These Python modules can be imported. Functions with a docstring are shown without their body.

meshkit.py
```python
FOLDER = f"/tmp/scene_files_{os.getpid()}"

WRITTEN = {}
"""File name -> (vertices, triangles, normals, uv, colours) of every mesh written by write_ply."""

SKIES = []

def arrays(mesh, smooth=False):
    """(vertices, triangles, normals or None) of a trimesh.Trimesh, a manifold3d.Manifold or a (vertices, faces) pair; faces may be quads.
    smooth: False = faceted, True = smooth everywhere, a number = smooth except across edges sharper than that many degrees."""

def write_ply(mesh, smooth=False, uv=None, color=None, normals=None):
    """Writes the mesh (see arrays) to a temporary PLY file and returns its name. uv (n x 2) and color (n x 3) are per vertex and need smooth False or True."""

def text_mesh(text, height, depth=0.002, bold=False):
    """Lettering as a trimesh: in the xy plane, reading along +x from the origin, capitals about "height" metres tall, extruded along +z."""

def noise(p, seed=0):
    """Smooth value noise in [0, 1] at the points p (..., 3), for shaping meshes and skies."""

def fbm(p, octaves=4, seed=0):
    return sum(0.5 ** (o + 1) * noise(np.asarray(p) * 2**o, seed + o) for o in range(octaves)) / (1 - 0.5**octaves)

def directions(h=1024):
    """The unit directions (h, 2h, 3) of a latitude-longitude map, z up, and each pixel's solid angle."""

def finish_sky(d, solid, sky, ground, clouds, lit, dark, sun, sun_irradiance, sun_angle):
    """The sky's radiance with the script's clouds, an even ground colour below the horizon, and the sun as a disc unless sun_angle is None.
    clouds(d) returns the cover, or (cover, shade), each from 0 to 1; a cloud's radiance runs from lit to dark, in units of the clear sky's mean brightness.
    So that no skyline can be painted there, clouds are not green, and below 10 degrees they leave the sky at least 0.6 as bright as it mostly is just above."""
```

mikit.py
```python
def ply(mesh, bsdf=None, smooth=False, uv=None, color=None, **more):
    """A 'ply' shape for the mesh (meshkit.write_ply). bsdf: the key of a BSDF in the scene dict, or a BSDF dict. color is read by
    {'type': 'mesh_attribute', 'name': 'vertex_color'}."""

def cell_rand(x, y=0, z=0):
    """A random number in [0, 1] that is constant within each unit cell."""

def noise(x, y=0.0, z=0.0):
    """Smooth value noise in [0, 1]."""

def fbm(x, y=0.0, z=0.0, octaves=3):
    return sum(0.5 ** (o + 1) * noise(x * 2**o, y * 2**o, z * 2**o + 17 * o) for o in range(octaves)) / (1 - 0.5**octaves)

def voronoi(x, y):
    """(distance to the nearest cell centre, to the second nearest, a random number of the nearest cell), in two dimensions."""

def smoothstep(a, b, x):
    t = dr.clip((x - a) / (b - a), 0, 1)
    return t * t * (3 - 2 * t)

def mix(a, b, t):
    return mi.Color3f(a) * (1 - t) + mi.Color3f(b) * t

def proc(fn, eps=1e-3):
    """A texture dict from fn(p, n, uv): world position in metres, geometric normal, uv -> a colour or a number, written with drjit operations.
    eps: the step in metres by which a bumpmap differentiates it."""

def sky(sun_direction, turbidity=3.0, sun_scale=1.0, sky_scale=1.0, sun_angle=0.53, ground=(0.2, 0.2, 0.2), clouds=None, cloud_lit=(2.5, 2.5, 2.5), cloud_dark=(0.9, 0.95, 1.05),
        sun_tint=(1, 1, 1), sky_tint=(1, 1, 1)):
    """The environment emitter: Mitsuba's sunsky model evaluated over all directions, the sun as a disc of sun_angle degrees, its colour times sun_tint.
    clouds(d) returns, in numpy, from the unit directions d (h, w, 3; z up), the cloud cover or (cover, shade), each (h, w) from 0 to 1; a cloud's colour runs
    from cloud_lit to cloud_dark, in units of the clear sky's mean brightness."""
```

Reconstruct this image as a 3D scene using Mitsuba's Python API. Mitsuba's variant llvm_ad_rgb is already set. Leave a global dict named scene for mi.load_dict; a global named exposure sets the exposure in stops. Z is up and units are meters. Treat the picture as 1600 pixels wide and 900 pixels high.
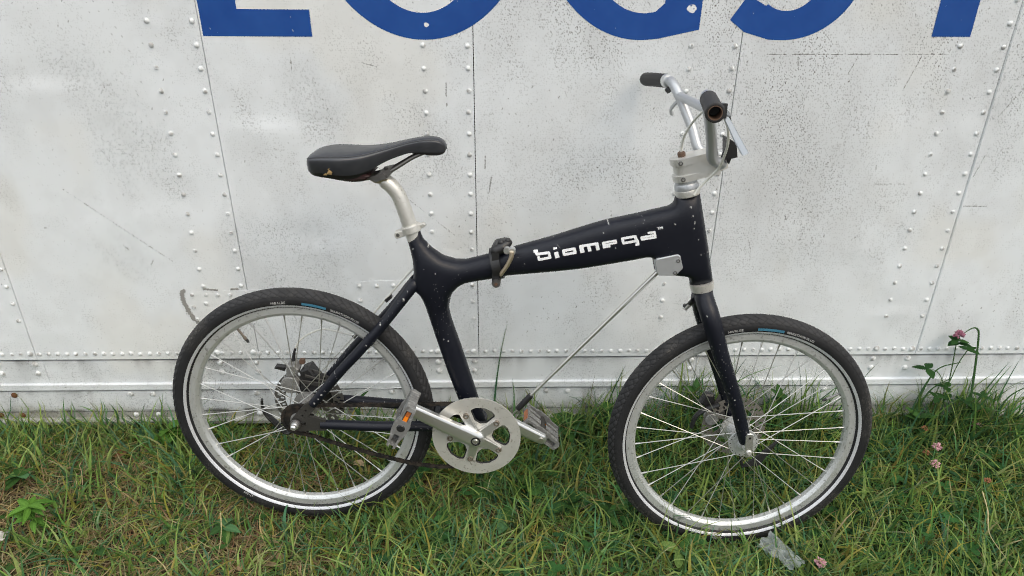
import math
import numpy as np
import trimesh
import manifold3d as m3
import drjit as dr
import mitsuba as mi
import mikit
import meshkit
from scipy.spatial import Delaunay
from scipy import sparse
from scipy.sparse.linalg import spsolve
from shapely.geometry import Polygon, LineString, Point, MultiPolygon
from shapely.ops import unary_union
import shapely

# ------------------------------------------------------------------ camera, sky, exposure
T = mi.ScalarTransform4f
CAM = np.array([0.0, -1.83447, 1.44327])
FWD = np.array([0.0202253, 0.8911650, -0.4532282])
UPV = np.array([0.0046848, 0.4532315, 0.8913806])
exposure = 2.95
scene = {
    'type': 'scene',
    'camera': {'type': 'perspective', 'fov': 71.076, 'fov_axis': 'x', 'near_clip': 0.02, 'far_clip': 400.0,
               'to_world': T().look_at(origin=CAM.tolist(), target=(CAM + FWD).tolist(), up=UPV.tolist())},
    # an even overcast: three times as bright overhead as at the horizon
    'sky': mikit.sky((0.45, -0.55, 0.80), turbidity=3, sun_scale=0.14, sky_scale=1.0, sun_angle=40, ground=(0.07, 0.085, 0.05),
                     clouds=lambda d: (np.ones(d.shape[:2]), 1.0 - np.clip(d[..., 2], 0, 1)), cloud_lit=(3.05, 3.2, 3.35), cloud_dark=(1.0, 1.05, 1.1)),
}
labels = {}
rng = np.random.default_rng(7)
COUNT = {}


def key_of(name):
    """name, then name_001, name_002 ..."""
    n = COUNT.get(name, 0)
    COUNT[name] = n + 1
    return name if n == 0 else f'{name}_{n:03d}'


def tag(key, label=None, category=None, group=None, kind=None):
    d = labels.setdefault(key, {})
    for k, v in (('label', label), ('category', category), ('group', group), ('kind', kind)):
        if v is not None:
            d[k] = v


def put(name, mesh, bsdf, smooth=False, **kw):
    key = key_of(name)
    scene[key] = mikit.ply(mesh, bsdf, smooth=smooth, **kw)
    return key


# ------------------------------------------------------------------ materials
F = mi.Float


def tw(b):
    return {'type': 'twosided', 'bsdf': b}


def pr(col, rough=0.5, metal=0.0, spec=0.5, **kw):
    if isinstance(col, (tuple, list)):
        col = {'type': 'rgb', 'value': list(col)}
    return tw({'type': 'principled', 'base_color': col, 'roughness': rough, 'metallic': metal, 'specular': spec, **kw})


def speck(x, y, scale, r0, density, stretch=1.0, lean=0.0):
    """dark specks: one in some of the cells; stretch and lean make them short strokes"""
    u, v = (x + lean * y) * scale, y * scale / stretch
    d, _, w = mikit.voronoi(u, v)
    k = dr.select(w < density, 1.0, 0.0)
    r = r0 * (0.35 + w / mi.Float(density) * 0.65)
    return k * (1 - mikit.smoothstep(r * 0.55, r, d))


SCRATCH = [  # x0, z0, x1, z1, half width: scuffs and scrapes of the paint, in metres on the wall
    (-.1262, 1.0878, -.1274, 1.0546, .0016), (-.1265, 1.036, -.1267, 1.030, .0022), (-.1300, .9848, -.1292, .991, .0022),
    (-.505, 1.147, -.5067, 1.111, .0012), (-.966, .590, -.958, .601, .0017), (-1.2284, .7003, -1.2230, .7004, .0020),
    (-1.024, .643, -1.018, .636, .0024), (1.282, .7566, 1.3462, .7562, .0016), (.794, .729, .798, .718, .0022),
    (1.0130, .872, 1.0150, .860, .0012), (-.997, .228, -.979, .220, .001), (.6736, 1.157, .72, 1.157, .0012), (.735, 1.157, .79, 1.1575, .0016),
    (.80, 1.157, .86, 1.157, .0012), (.875, 1.1575, .93, 1.1575, .0022), (.94, 1.1575, 1.0, 1.1575, .0010), (1.02, 1.158, 1.12, 1.158, .0008),
    (1.06, 1.15, 1.035, 1.07, .001), (.90, 1.15, .885, 1.11, .0011), (.75, 1.15, .757, 1.12, .0013), (1.30, .90, 1.285, .84, .0012),
    (-.24, .78, -.10, .66, .0005), (-.03, .90, -.032, .865, .0018), (-.015, .84, -.021, .80, .0020), (-.33, 1.135, -.295, 1.125, .0008),
    (1.10, .82, 1.02, .82, .0006), (-1.15, .81, -.905, .60, .0007), (-1.03, .93, -1.0, .87, .0006), (.70, .665, .715, .62, .0007), (1.36, 1.10, 1.30, 1.0, .0007),
]


def grime(p, low):
    x, z = p.x + 0, (p.z - p.y if low else p.z + 0)
    big = mikit.fbm(x * 2.1 + 3.3, z * 2.6 + 1.7, 0.0, octaves=4)
    mid = mikit.fbm(x * 9 + 0.25 * z * 9, z * 5, 2.0, octaves=3)
    patch = mikit.smoothstep(0.46, 0.70, big) * 0.75 + mikit.smoothstep(0.5, 0.75, mid) * 0.35
    # the long-worn streak field to the right of the handlebar and the two stained areas on the left
    g1 = dr.exp(-dr.square((x - 0.79 + 0.25 * (z - .8)) / 0.17) - dr.square((z - 0.86) / 0.27))
    g2 = dr.exp(-dr.square((x + 0.98 - .35 * (1.0 - z)) / 0.10) - dr.square((z - 1.02) / 0.20))
    g3 = dr.exp(-dr.square((x - 0.10) / 0.16) - dr.square((z - 1.08) / 0.22))
    g4 = dr.exp(-dr.square((x + 0.40) / 0.13) - dr.square((z - 1.08) / 0.14))
    patch = patch + 0.85 * g1 + 0.55 * g2 + 0.36 * g3 + 0.42 * g4
    fine = speck(x, z, 250.0, 0.50, 0.55, 1.4, 0.25) * mikit.smoothstep(0.10, 0.95, patch + mikit.noise(x * 28, z * 28) * 0.50)
    fine2 = speck(x + 3, z + 1, 150.0, 0.36, 0.35, 1.5, 0.3) * mikit.smoothstep(0.2, 0.9, patch + mikit.noise(x * 18, z * 18, 4.0) * 0.45)
    some = mikit.smoothstep(0.35, 0.75, mikit.noise(x * 7, z * 7, 9.0) * 0.8 + patch * 0.35)
    med = speck(x + 5, z, 85.0, 0.20, 0.22, 1.6, 0.5) * (0.25 + 0.75 * some)
    med2 = speck(x + 9, z + 2, 44.0, 0.10, 0.14, 1.9, -0.4) * (0.3 + 0.7 * some)
    strk = speck(x + 1, z + 7, 26.0, 0.035, 0.2, 3.5, 0.7) * some
    col = mikit.mix((0.720, 0.750, 0.772), (0.40, 0.40, 0.395), dr.clip(patch * 0.24 + mid * 0.05 + 0.08 * mikit.smoothstep(0.42, 0.66, mikit.fbm(x * 21 + 5, z * 17, 1.0, octaves=4)), 0, 1))
    warm = mikit.smoothstep(0.52, 0.72, mikit.fbm(x * 3.7 + 20, z * 3.1, 0.0, octaves=3))
    col = col * (1 - warm * 0.07 * mi.Color3f(0.2, 0.5, 1.0))
    pat = 0.35 + 0.65 * mikit.smoothstep(0.3, 0.7, mikit.fbm(x * 13 + z * 4, z * 6, 7.0, octaves=3))
    dark = dr.clip((fine * 0.55 + fine2 * 0.46) * pat + med * 0.45 + med2 * 0.7 + strk * 0.65, 0, 0.9)
    if low:
        # road dirt runs down from each lap of the skirt
        run = mikit.noise(x * 60, z * 5) * 0.6 + mikit.noise(x * 17 + 4, z * 8) * 0.6
        for e in (0.272, 0.1645, 0.0865):
            k = dr.select(z < e, dr.exp(-(e - z) / 0.022), 0)
            dark = dark + 0.72 * k * mikit.smoothstep(0.25, 1.0, run)
        dark = dark + 0.45 * mikit.smoothstep(0.16, 0.02, z) * mikit.smoothstep(0.35, 1.0, run)
        alg = mikit.smoothstep(0.125, 0.050, z + (mikit.fbm(x * 11, z * 20, 3.0, octaves=3) - .5) * 0.09)
        col = mikit.mix(col, (0.27, 0.265, 0.19), alg * 0.62)
        dark = dark + 0.20 * mikit.smoothstep(0.285, 0.283, z) * mikit.smoothstep(0.45, 0.9, mikit.fbm(x * 14, z * 9, 5.0, octaves=3))
    else:
        for x0, z0, x1, z1, w in SCRATCH:
            dx, dz = x1 - x0, z1 - z0
            t = dr.clip(((x - x0) * dx + (z - z0) * dz) / (dx * dx + dz * dz), 0, 1)
            d = dr.sqrt(dr.square(x - x0 - t * dx) + dr.square(z - z0 - t * dz)) + (mikit.noise(x * 330, z * 330) - .5) * 0.0022
            dark = dark + 0.72 * (1 - mikit.smoothstep(w * 0.3, w * 1.1, d))
    return mikit.mix(col, (0.085, 0.08, 0.075), dr.clip(dark, 0, 0.93))


def wall_col(p, n, uv):
    return grime(p, False)


def skirt_col(p, n, uv):
    return grime(p, True)


def rivet_col(p, n, uv):
    g = mikit.smoothstep(0.45, 0.8, mikit.noise(p.x * 150, p.z * 150, 3.0))
    return mikit.mix((0.66, 0.68, 0.685), (0.26, 0.25, 0.235), g * 0.75)


def vinyl_col(p, n, uv):
    s = speck(p.x, p.z, 60.0, 0.11, 0.035, 2.0, 0.5)
    v = mikit.fbm(p.x * 22, p.z * 22, 0.0, octaves=3)
    c = mikit.mix((0.005, 0.052, 0.255), (0.012, 0.075, 0.30), v)
    worn = dr.exp(-dr.square((p.x - .470) / .013) - dr.square((p.z - 1.262) / .012)) + 1.2 * dr.exp(-dr.square((p.x + .170) / .008) - dr.square((p.z - 1.2245) / .006))
    worn = worn + dr.exp(-dr.square((p.x - 1.135) / .004) - dr.square((p.z - 1.245) / .02)) * .5
    k = mikit.smoothstep(0.42, 0.6, worn * (0.45 + 0.9 * mikit.noise(p.x * 160, p.z * 160)))
    return mikit.mix(c, (0.72, 0.74, 0.76), dr.clip(k + 0.5 * s, 0, 1))


def frame_col(p, n, uv):
    a, b = p.x + 0.3 * p.y, p.z - 0.4 * p.y
    chips = speck(a, b, 85.0, 0.15, 0.030, 1.4, 0.3) + speck(a + 3, b + 1, 230.0, 0.30, 0.10, 1.0, 0.0) * mikit.smoothstep(0.48, 0.75, mikit.noise(a * 20, b * 20)) * .4
    scr = speck(a + 7, b + 2, 30.0, 0.022, 0.16, 6.0, 1.1) * .6
    dust = mikit.fbm(a * 16, b * 16, p.y * 16, octaves=3)
    wob = (mikit.noise(p.x * 560, p.z * 560, p.y * 560) - .5) * .0044
    for x0, z0, r0 in CHIPS:                                     # knocks that went through to the primer
        d = dr.sqrt(dr.square(p.x - x0) + dr.square((p.z - z0) * .75)) + wob + .0006
        chips = dr.maximum(chips, 1 - mikit.smoothstep(r0 * .4, r0 * .85, d))
    c = mikit.mix((0.0026, 0.0034, 0.0085), (0.0075, 0.0088, 0.0150), dust)
    return mikit.mix(c, (0.55, 0.54, 0.52), dr.clip(chips + scr, 0, 1) * 0.85)


def tyre_col(p, n, uv):
    g = mikit.fbm(p.x * 30, p.z * 30, p.y * 30, octaves=4)
    mud = mikit.smoothstep(0.50, 0.68, mikit.fbm(p.x * 11 + 3, p.z * 11, p.y * 11 + 9, octaves=4))
    s = mikit.noise(p.x * 420, p.z * 420, p.y * 420)
    c = mikit.mix((0.0075, 0.0078, 0.0092), (0.017, 0.0172, 0.0185), g)
    ph = dr.abs(uv.y)
    tread = mikit.smoothstep(1.18, 1.05, ph)
    c = c + tread * (0.006 + 0.013 * g) * mi.Color3f(1, 1, 1.02)
    k = uv.x * 96 + 1.5 * dr.power(ph, 1.3) + dr.select(uv.y > 0, .5, 0)
    k = dr.abs(k - dr.floor(k) - .5)
    k2 = uv.x * 96 - 1.1 * ph + .25
    k2 = dr.abs(k2 - dr.floor(k2) - .5)
    gr = dr.maximum((1 - mikit.smoothstep(0.05, 0.13, k)) * mikit.smoothstep(0.10, 0.2, ph), (1 - mikit.smoothstep(0.04, 0.10, k2)) * mikit.smoothstep(0.52, .62, ph)) * tread
    gr = dr.maximum(gr, 1 - mikit.smoothstep(0.02, 0.06, dr.abs(ph - 1.10)))
    c = c * (1 - 0.6 * gr)
    return mikit.mix(c, (0.13, 0.12, 0.105), mud * (0.08 + 0.42 * mikit.smoothstep(0.5, 0.8, s)) * (0.4 + 0.6 * tread))


def alu_col(p, n, uv):
    g = mikit.fbm(p.x * 55, p.z * 55, p.y * 55, octaves=3)
    s = mikit.smoothstep(0.72, 0.84, mikit.noise(p.x * 300, p.z * 300, p.y * 300)) * mikit.smoothstep(.4, .65, mikit.noise(p.x * 25, p.z * 25, p.y * 25))
    return mikit.mix(mikit.mix((0.70, 0.69, 0.655), (0.56, 0.55, 0.51), g), (0.22, 0.19, 0.14), s * 0.6)


def rim_col(p, n, uv):
    g = mikit.fbm(p.x * 40, p.z * 40, p.y * 40, octaves=3)
    s = mikit.smoothstep(0.74, 0.86, mikit.noise(p.x * 240, p.z * 240, p.y * 240))
    return mikit.mix(mikit.mix((0.68, 0.70, 0.71), (0.54, 0.55, 0.54), g), (0.20, 0.19, 0.17), s * 0.55)


def cast_col(p, n, uv):
    g = mikit.fbm(p.x * 70, p.z * 70, p.y * 70, octaves=3)
    s = mikit.smoothstep(0.60, 0.75, mikit.noise(p.x * 190, p.z * 190, p.y * 190))
    return mikit.mix(mikit.mix((0.155, 0.155, 0.150), (0.29, 0.29, 0.285), g), (0.40, 0.40, 0.39), s * 0.5)


CHIPS = [(0.4186, 0.8994, 0.0025), (0.4232, 0.8809, 0.0029), (0.4288, 0.8652, 0.0033), (0.4286, 0.8536, 0.0021), (0.4499, 0.7936, 0.0025), (0.4409, 0.8275, 0.0017), (0.4405, 0.7754, 0.0017), (0.4652, 0.7954, 0.0017), (-0.1561, 0.7921, 0.0033), (-0.1908, 0.7884, 0.0017), (-0.114, 0.7641, 0.0025), (-0.1667, 0.7461, 0.0017), (-0.2157, 0.673, 0.0042), (-0.2059, 0.6907, 0.0025), (-0.2712, 0.6167, 0.0033), (-0.3064, 0.5662, 0.0025), (-0.4118, 0.4499, 0.0025), (-0.4206, 0.4391, 0.0029), (-0.4295, 0.4282, 0.0025), (-0.4401, 0.4171, 0.0033), (0.2335, 0.8383, 0.0021), (0.2451, 0.856, 0.0021), (0.2073, 0.8597, 0.0021), (0.0442, 0.7779, 0.0025), (-0.1172, 0.5625, 0.0021), (-0.1277, 0.5656, 0.0017), (0.3862, 0.863, 0.0017), (0.2867, 0.7708, 0.0017), (0.1173, 0.8257, 0.0017), (0.5426, 0.4899, 0.0017), (0.553, 0.4521, 0.0017), (0.5683, 0.3995, 0.0017), (-0.3562, 0.3246, 0.0025), (-0.3467, 0.3434, 0.0017), (-0.4322, 0.3186, 0.0029)]


def rust_col(p, n, uv):
    g = mikit.fbm(p.x * 90, p.z * 90, p.y * 90, octaves=3)
    return mikit.mix((0.011, 0.0105, 0.0105), (0.042, 0.032, 0.025), mikit.smoothstep(0.35, 0.75, g))


def saddle_col(p, n, uv):
    g = mikit.fbm(p.x * 60, p.z * 60, p.y * 60, octaves=3)
    return mikit.mix((0.019, 0.022, 0.028), (0.036, 0.037, 0.042), g)


def soil_col(p, n, uv):
    g = mikit.fbm(p.x * 14, p.y * 14, 0.0, octaves=4)
    s = mikit.noise(p.x * 240, p.y * 240)
    c = mikit.mix((0.016, 0.014, 0.010), (0.062, 0.047, 0.030), g)
    return mikit.mix(c, (0.11, 0.09, 0.06), mikit.smoothstep(0.66, 0.9, s) * 0.5)


vc = {'type': 'mesh_attribute', 'name': 'vertex_color'}
scene.update({
    'paint_wall': pr(mikit.proc(wall_col), 0.64, spec=0.3),
    'paint_skirt': pr(mikit.proc(skirt_col), 0.5, spec=0.4),
    'paint_rivet': pr(mikit.proc(rivet_col), 0.4, spec=0.5),
    'dark_gap': pr((0.02, 0.018, 0.016), 0.9, spec=0.2),
    'vinyl_blue': pr(mikit.proc(vinyl_col), 0.38, spec=0.5),
    'sealant': pr((0.27, 0.265, 0.25), 0.8, spec=0.2),
    'rusty_iron': pr((0.12, 0.055, 0.025), 0.8, spec=0.3),
    'soil': pr(mikit.proc(soil_col), 0.95, spec=0.15),
    'paint_frame': pr(mikit.proc(frame_col), 0.40, spec=0.34),
    'rubber': pr(mikit.proc(tyre_col), 0.66, spec=0.34),
    'alu': pr(mikit.proc(alu_col), 0.40, metal=0.58, spec=0.5),
    'alu_bright': pr((0.72, 0.725, 0.72), 0.30, metal=0.88, spec=0.5),
    'alu_bar': pr((0.47, 0.485, 0.50), 0.38, metal=0.6, spec=0.5),
    'alu_rim': pr(mikit.proc(rim_col), 0.36, metal=0.6, spec=0.5),
    'steel': pr((0.62, 0.61, 0.58), 0.26, metal=0.9),
    'bolt_brown': pr((0.19, 0.16, 0.13), 0.45, metal=0.6),
    'lever_grey': pr((0.30, 0.32, 0.34), 0.38, metal=0.6),
    'disc_dull': pr((0.20, 0.185, 0.165), 0.5, metal=0.5),
    'steel_dark': pr((0.16, 0.155, 0.15), 0.42, metal=0.8),
    'chain_steel': pr(mikit.proc(rust_col), 0.6, metal=0.3),
    'brass_worn': pr((0.52, 0.43, 0.31), 0.35, metal=0.7),
    'rust_cap': pr((0.115, 0.068, 0.045), 0.55, metal=0.2),
    'black_plastic': pr((0.014, 0.014, 0.015), 0.42),
    'black_grip': pr((0.016, 0.015, 0.015), 0.58),
    'grey_iron': pr((0.048, 0.046, 0.043), 0.5, metal=0.4),
    'grey_cast': pr(mikit.proc(cast_col), 0.48, metal=0.4),
    'saddle_vinyl': pr(mikit.proc(saddle_col), 0.36, spec=0.6),
    'saddle_base': pr((0.014, 0.013, 0.014), 0.42),
    'saddle_red': pr((0.028, 0.010, 0.010), 0.45),
    'thread_grey': pr((0.06, 0.062, 0.066), 0.7),
    'foam': pr((0.27, 0.185, 0.085), 0.9, spec=0.1),
    'white_print': pr((0.78, 0.79, 0.80), 0.4),
    'grey_print': pr((0.50, 0.50, 0.49), 0.55),
    'blue_print': pr((0.045, 0.165, 0.25), 0.5),
    'reflective': pr((0.62, 0.63, 0.66), 0.34, metal=0.35),
    'amber': pr((0.80, 0.22, 0.015), 0.25, spec=0.6),
    'amber_dull': pr((0.34, 0.10, 0.025), 0.3, spec=0.6),
    'housing_clear': pr((0.62, 0.62, 0.57), 0.35),
    'leaf': tw({'type': 'principled', 'base_color': vc, 'roughness': 0.55, 'specular': 0.3}),
    'blade': {'type': 'principledthin', 'base_color': vc, 'roughness': 0.42, 'diff_trans': 0.32, 'spec_trans': 0.0},
    'leaf_thin': {'type': 'principledthin', 'base_color': vc, 'roughness': 0.5, 'diff_trans': 0.5, 'spec_trans': 0.0},
    'petal': pr((0.62, 0.36, 0.40), 0.8, spec=0.2),
    'petal_dark': pr((0.30, 0.125, 0.175), 0.8, spec=0.2),
    'petal_dead': pr((0.30, 0.14, 0.075), 0.9, spec=0.1),
    'paper': pr((0.40, 0.385, 0.35), 0.8, spec=0.2),
    'film': {'type': 'blendbsdf', 'weight': 0.42, 'bsdf_0': {'type': 'thindielectric'}, 'bsdf_1': pr((0.40, 0.44, 0.44), 0.3)},
})

# ------------------------------------------------------------------ mesh helpers


def cat(ms):
    return trimesh.util.concatenate([trimesh.Trimesh(np.asarray(m.vertices), np.asarray(m.faces), process=False) for m in ms])


def TM(v, f):
    f = np.asarray(f)
    if f.ndim == 2 and f.shape[1] == 4:
        f = np.vstack([f[:, [0, 1, 2]], f[:, [0, 2, 3]]])
    return trimesh.Trimesh(np.asarray(v, float), f, process=False)


def spline(pts, n=8):
    """Catmull-Rom through the points (k, d)"""
    p = np.asarray(pts, float)
    p = np.vstack([2 * p[0] - p[1], p, 2 * p[-1] - p[-2]])
    out = []
    for i in range(1, len(p) - 2):
        for t in np.linspace(0, 1, n, endpoint=False):
            a, b, c, d = p[i - 1:i + 3]
            out.append(.5 * (2 * b + (c - a) * t + (2 * a - 5 * b + 4 * c - d) * t * t + (3 * b - a - 3 * c + d) * t ** 3))
    return np.array(out + [p[-2]])


def tube(pts, r, sides=12, smooth=0, flat=1.0, axis=None):
    """swept round (or flattened) tube with closed ends; r a number or one per point"""
    p = np.asarray(pts, float)
    rr = np.broadcast_to(np.asarray(r, float), (len(p),))
    if smooth:
        q = spline(np.column_stack([p, rr]), smooth)
        p, rr = q[:, :3], q[:, 3]
    t = np.gradient(p, axis=0)
    t /= np.linalg.norm(t, axis=1, keepdims=True)
    a0 = np.asarray(axis, float) if axis is not None else (np.array([0, 0, 1.0]) if abs(t[0][2]) < .8 else np.array([1.0, 0, 0]))
    A = []
    a = a0
    for k in range(len(p)):
        a = a - t[k] * (a @ t[k])
        a = a / np.linalg.norm(a)
        A.append(a)
    A = np.array(A)
    B = np.cross(t, A)
    an = np.arange(sides) * 2 * np.pi / sides
    v = p[:, None] + rr[:, None, None] * (np.cos(an)[None, :, None] * A[:, None] + flat * np.sin(an)[None, :, None] * B[:, None])
    n = len(p)
    i, j = np.meshgrid(np.arange(n - 1), np.arange(sides), indexing='ij')
    q = np.stack([i * sides + j, i * sides + (j + 1) % sides, (i + 1) * sides + (j + 1) % sides, (i + 1) * sides + j], -1).reshape(-1, 4)
    v = np.vstack([v.reshape(-1, 3), p[:1], p[-1:]])
    c0, c1 = n * sides, n * sides + 1
    js = np.arange(sides)
    f = np.vstack([q[:, [0, 1, 2]], q[:, [0, 2, 3]], np.stack([np.full(sides, c0), (js + 1) % sides, js], -1),
                   np.stack([np.full(sides, c1), (n - 1) * sides + js, (n - 1) * sides + (js + 1) % sides], -1)])
    return TM(v, f)


def ring(profile, n=180, closed=True, c=(0, 0, 0)):
    """revolve (radius, w) pairs about the w axis"""
    pf = np.asarray(profile, float)
    th = np.arange(n) * 2 * np.pi / n
    m = len(pf)
    v = np.stack([np.cos(th)[:, None] * pf[:, 0], np.sin(th)[:, None] * pf[:, 0], np.broadcast_to(pf[:, 1], (n, m))], -1).reshape(-1, 3) + np.asarray(c)
    i, j = np.meshgrid(np.arange(n), np.arange(m if closed else m - 1), indexing='ij')
    q = np.stack([i * m + j, ((i + 1) % n) * m + j, ((i + 1) % n) * m + (j + 1) % m, i * m + (j + 1) % m], -1).reshape(-1, 4)
    return TM(v, q)


def lathe(profile, axis_from, axis_to, n=28):
    """profile (t along the axis in metres, radius) from axis_from towards axis_to, closed at both ends"""
    a, b = np.asarray(axis_from, float), np.asarray(axis_to, float)
    d = (b - a) / np.linalg.norm(b - a)
    x = np.cross(d, [0.3, 0.2, 0.93] if abs(d[2]) < .9 else [1, 0, 0])
    x /= np.linalg.norm(x)
    y = np.cross(d, x)
    th = np.arange(n) * 2 * np.pi / n
    v, f = [], []
    for t, r in profile:
        v.append(a + d * t + max(r, 1e-5) * (np.cos(th)[:, None] * x + np.sin(th)[:, None] * y))
    v = np.vstack(v)
    m = len(profile)
    for k in range(m - 1):
        j = np.arange(n)
        q = np.stack([k * n + j, k * n + (j + 1) % n, (k + 1) * n + (j + 1) % n, (k + 1) * n + j], -1)
        f.append(q[:, [0, 1, 2]])
        f.append(q[:, [0, 2, 3]])
    j = np.arange(1, n - 1)
    f.append(np.stack([0 * j, j + 1, j], -1))
    f.append((m - 1) * n + np.stack([0 * j, j, j + 1], -1))
    return TM(v, np.vstack(f))


def hull(pts):
    m = m3.Manifold.hull_points(np.asarray(pts, float)).to_mesh()
    return TM(m.vert_properties[:, :3], m.tri_verts)


def slab(poly, w0, w1, c=0.0015):
    """convex polygon (u, v) between two offsets, chamfered"""
    p = Polygon(poly)
    o = np.array(p.exterior.coords)[:-1]
    i = np.array(p.buffer(-c, join_style=2).exterior.coords)[:-1]
    return hull(np.vstack([np.column_stack([o, np.full(len(o), w0 + c)]), np.column_stack([o, np.full(len(o), w1 - c)]),
                           np.column_stack([i, np.full(len(i), w0)]), np.column_stack([i, np.full(len(i), w1)])]))


def plate(poly, w0, w1):
    """any polygon, with holes, as a flat plate"""
    gs = poly.geoms if isinstance(poly, MultiPolygon) else [poly]
    ms = []
    for g in gs:
        m = trimesh.creation.extrude_polygon(g, w1 - w0, engine='earcut')
        m.apply_translation([0, 0, w0])
        ms.append(m)
    return cat(ms)


def box(c, s, rot=None):
    m = trimesh.creation.box(s)
    if rot is not None:
        m.apply_transform(rot)
    m.apply_translation(c)
    return m


def move(m, M, O):
    """local (u, v, w) to the world; the local frame is left-handed, so faces are turned"""
    v = np.asarray(m.vertices) @ np.asarray(M).T + np.asarray(O)
    return TM(v, np.asarray(m.faces)[:, ::-1])


# ------------------------------------------------------------------ ground
def sstep(a, b, x):
    t = np.clip((x - a) / (b - a), 0, 1)
    return t * t * (3 - 2 * t)


def pressed(x, y):
    """1 where the tyres have flattened the turf"""
    return sum(np.exp(-((x - a) / .13) ** 2 - ((y - b) / .045) ** 2) for a, b in ((-.4900, -.4050), (.6020, -.4700)))


def gz(x, y):
    """height of the ground: a slight fall to the right in front of the trailer, and small humps"""
    x, y = np.asarray(x, float), np.asarray(y, float)
    xx = np.clip(x, -3, 3)
    s = -0.0405 * (xx - 0.06) * sstep(0.05, -0.32, y)
    P = np.stack([x * 5, y * 5, 0 * x], -1)
    Q = np.stack([x * 21, y * 21, 0 * x + 5], -1)
    s = s - .007 * pressed(x, y)
    return s + (meshkit.fbm(P, 2, 3) - .5) * 0.022 + (meshkit.fbm(Q, 2, 8) - .5) * 0.012 - 0.006


def axis_grid(fine0, fine1, step, far):
    a = np.arange(fine0, fine1 + step / 2, step)
    out, s, hi = [], step, fine1
    while hi < far:
        s *= 1.35
        hi += s
        out.append(hi)
    lo, s, ou2 = fine0, step, []
    while lo > -far:
        s *= 1.35
        lo -= s
        ou2.append(lo)
    return np.array(ou2[::-1] + list(a) + out)


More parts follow.
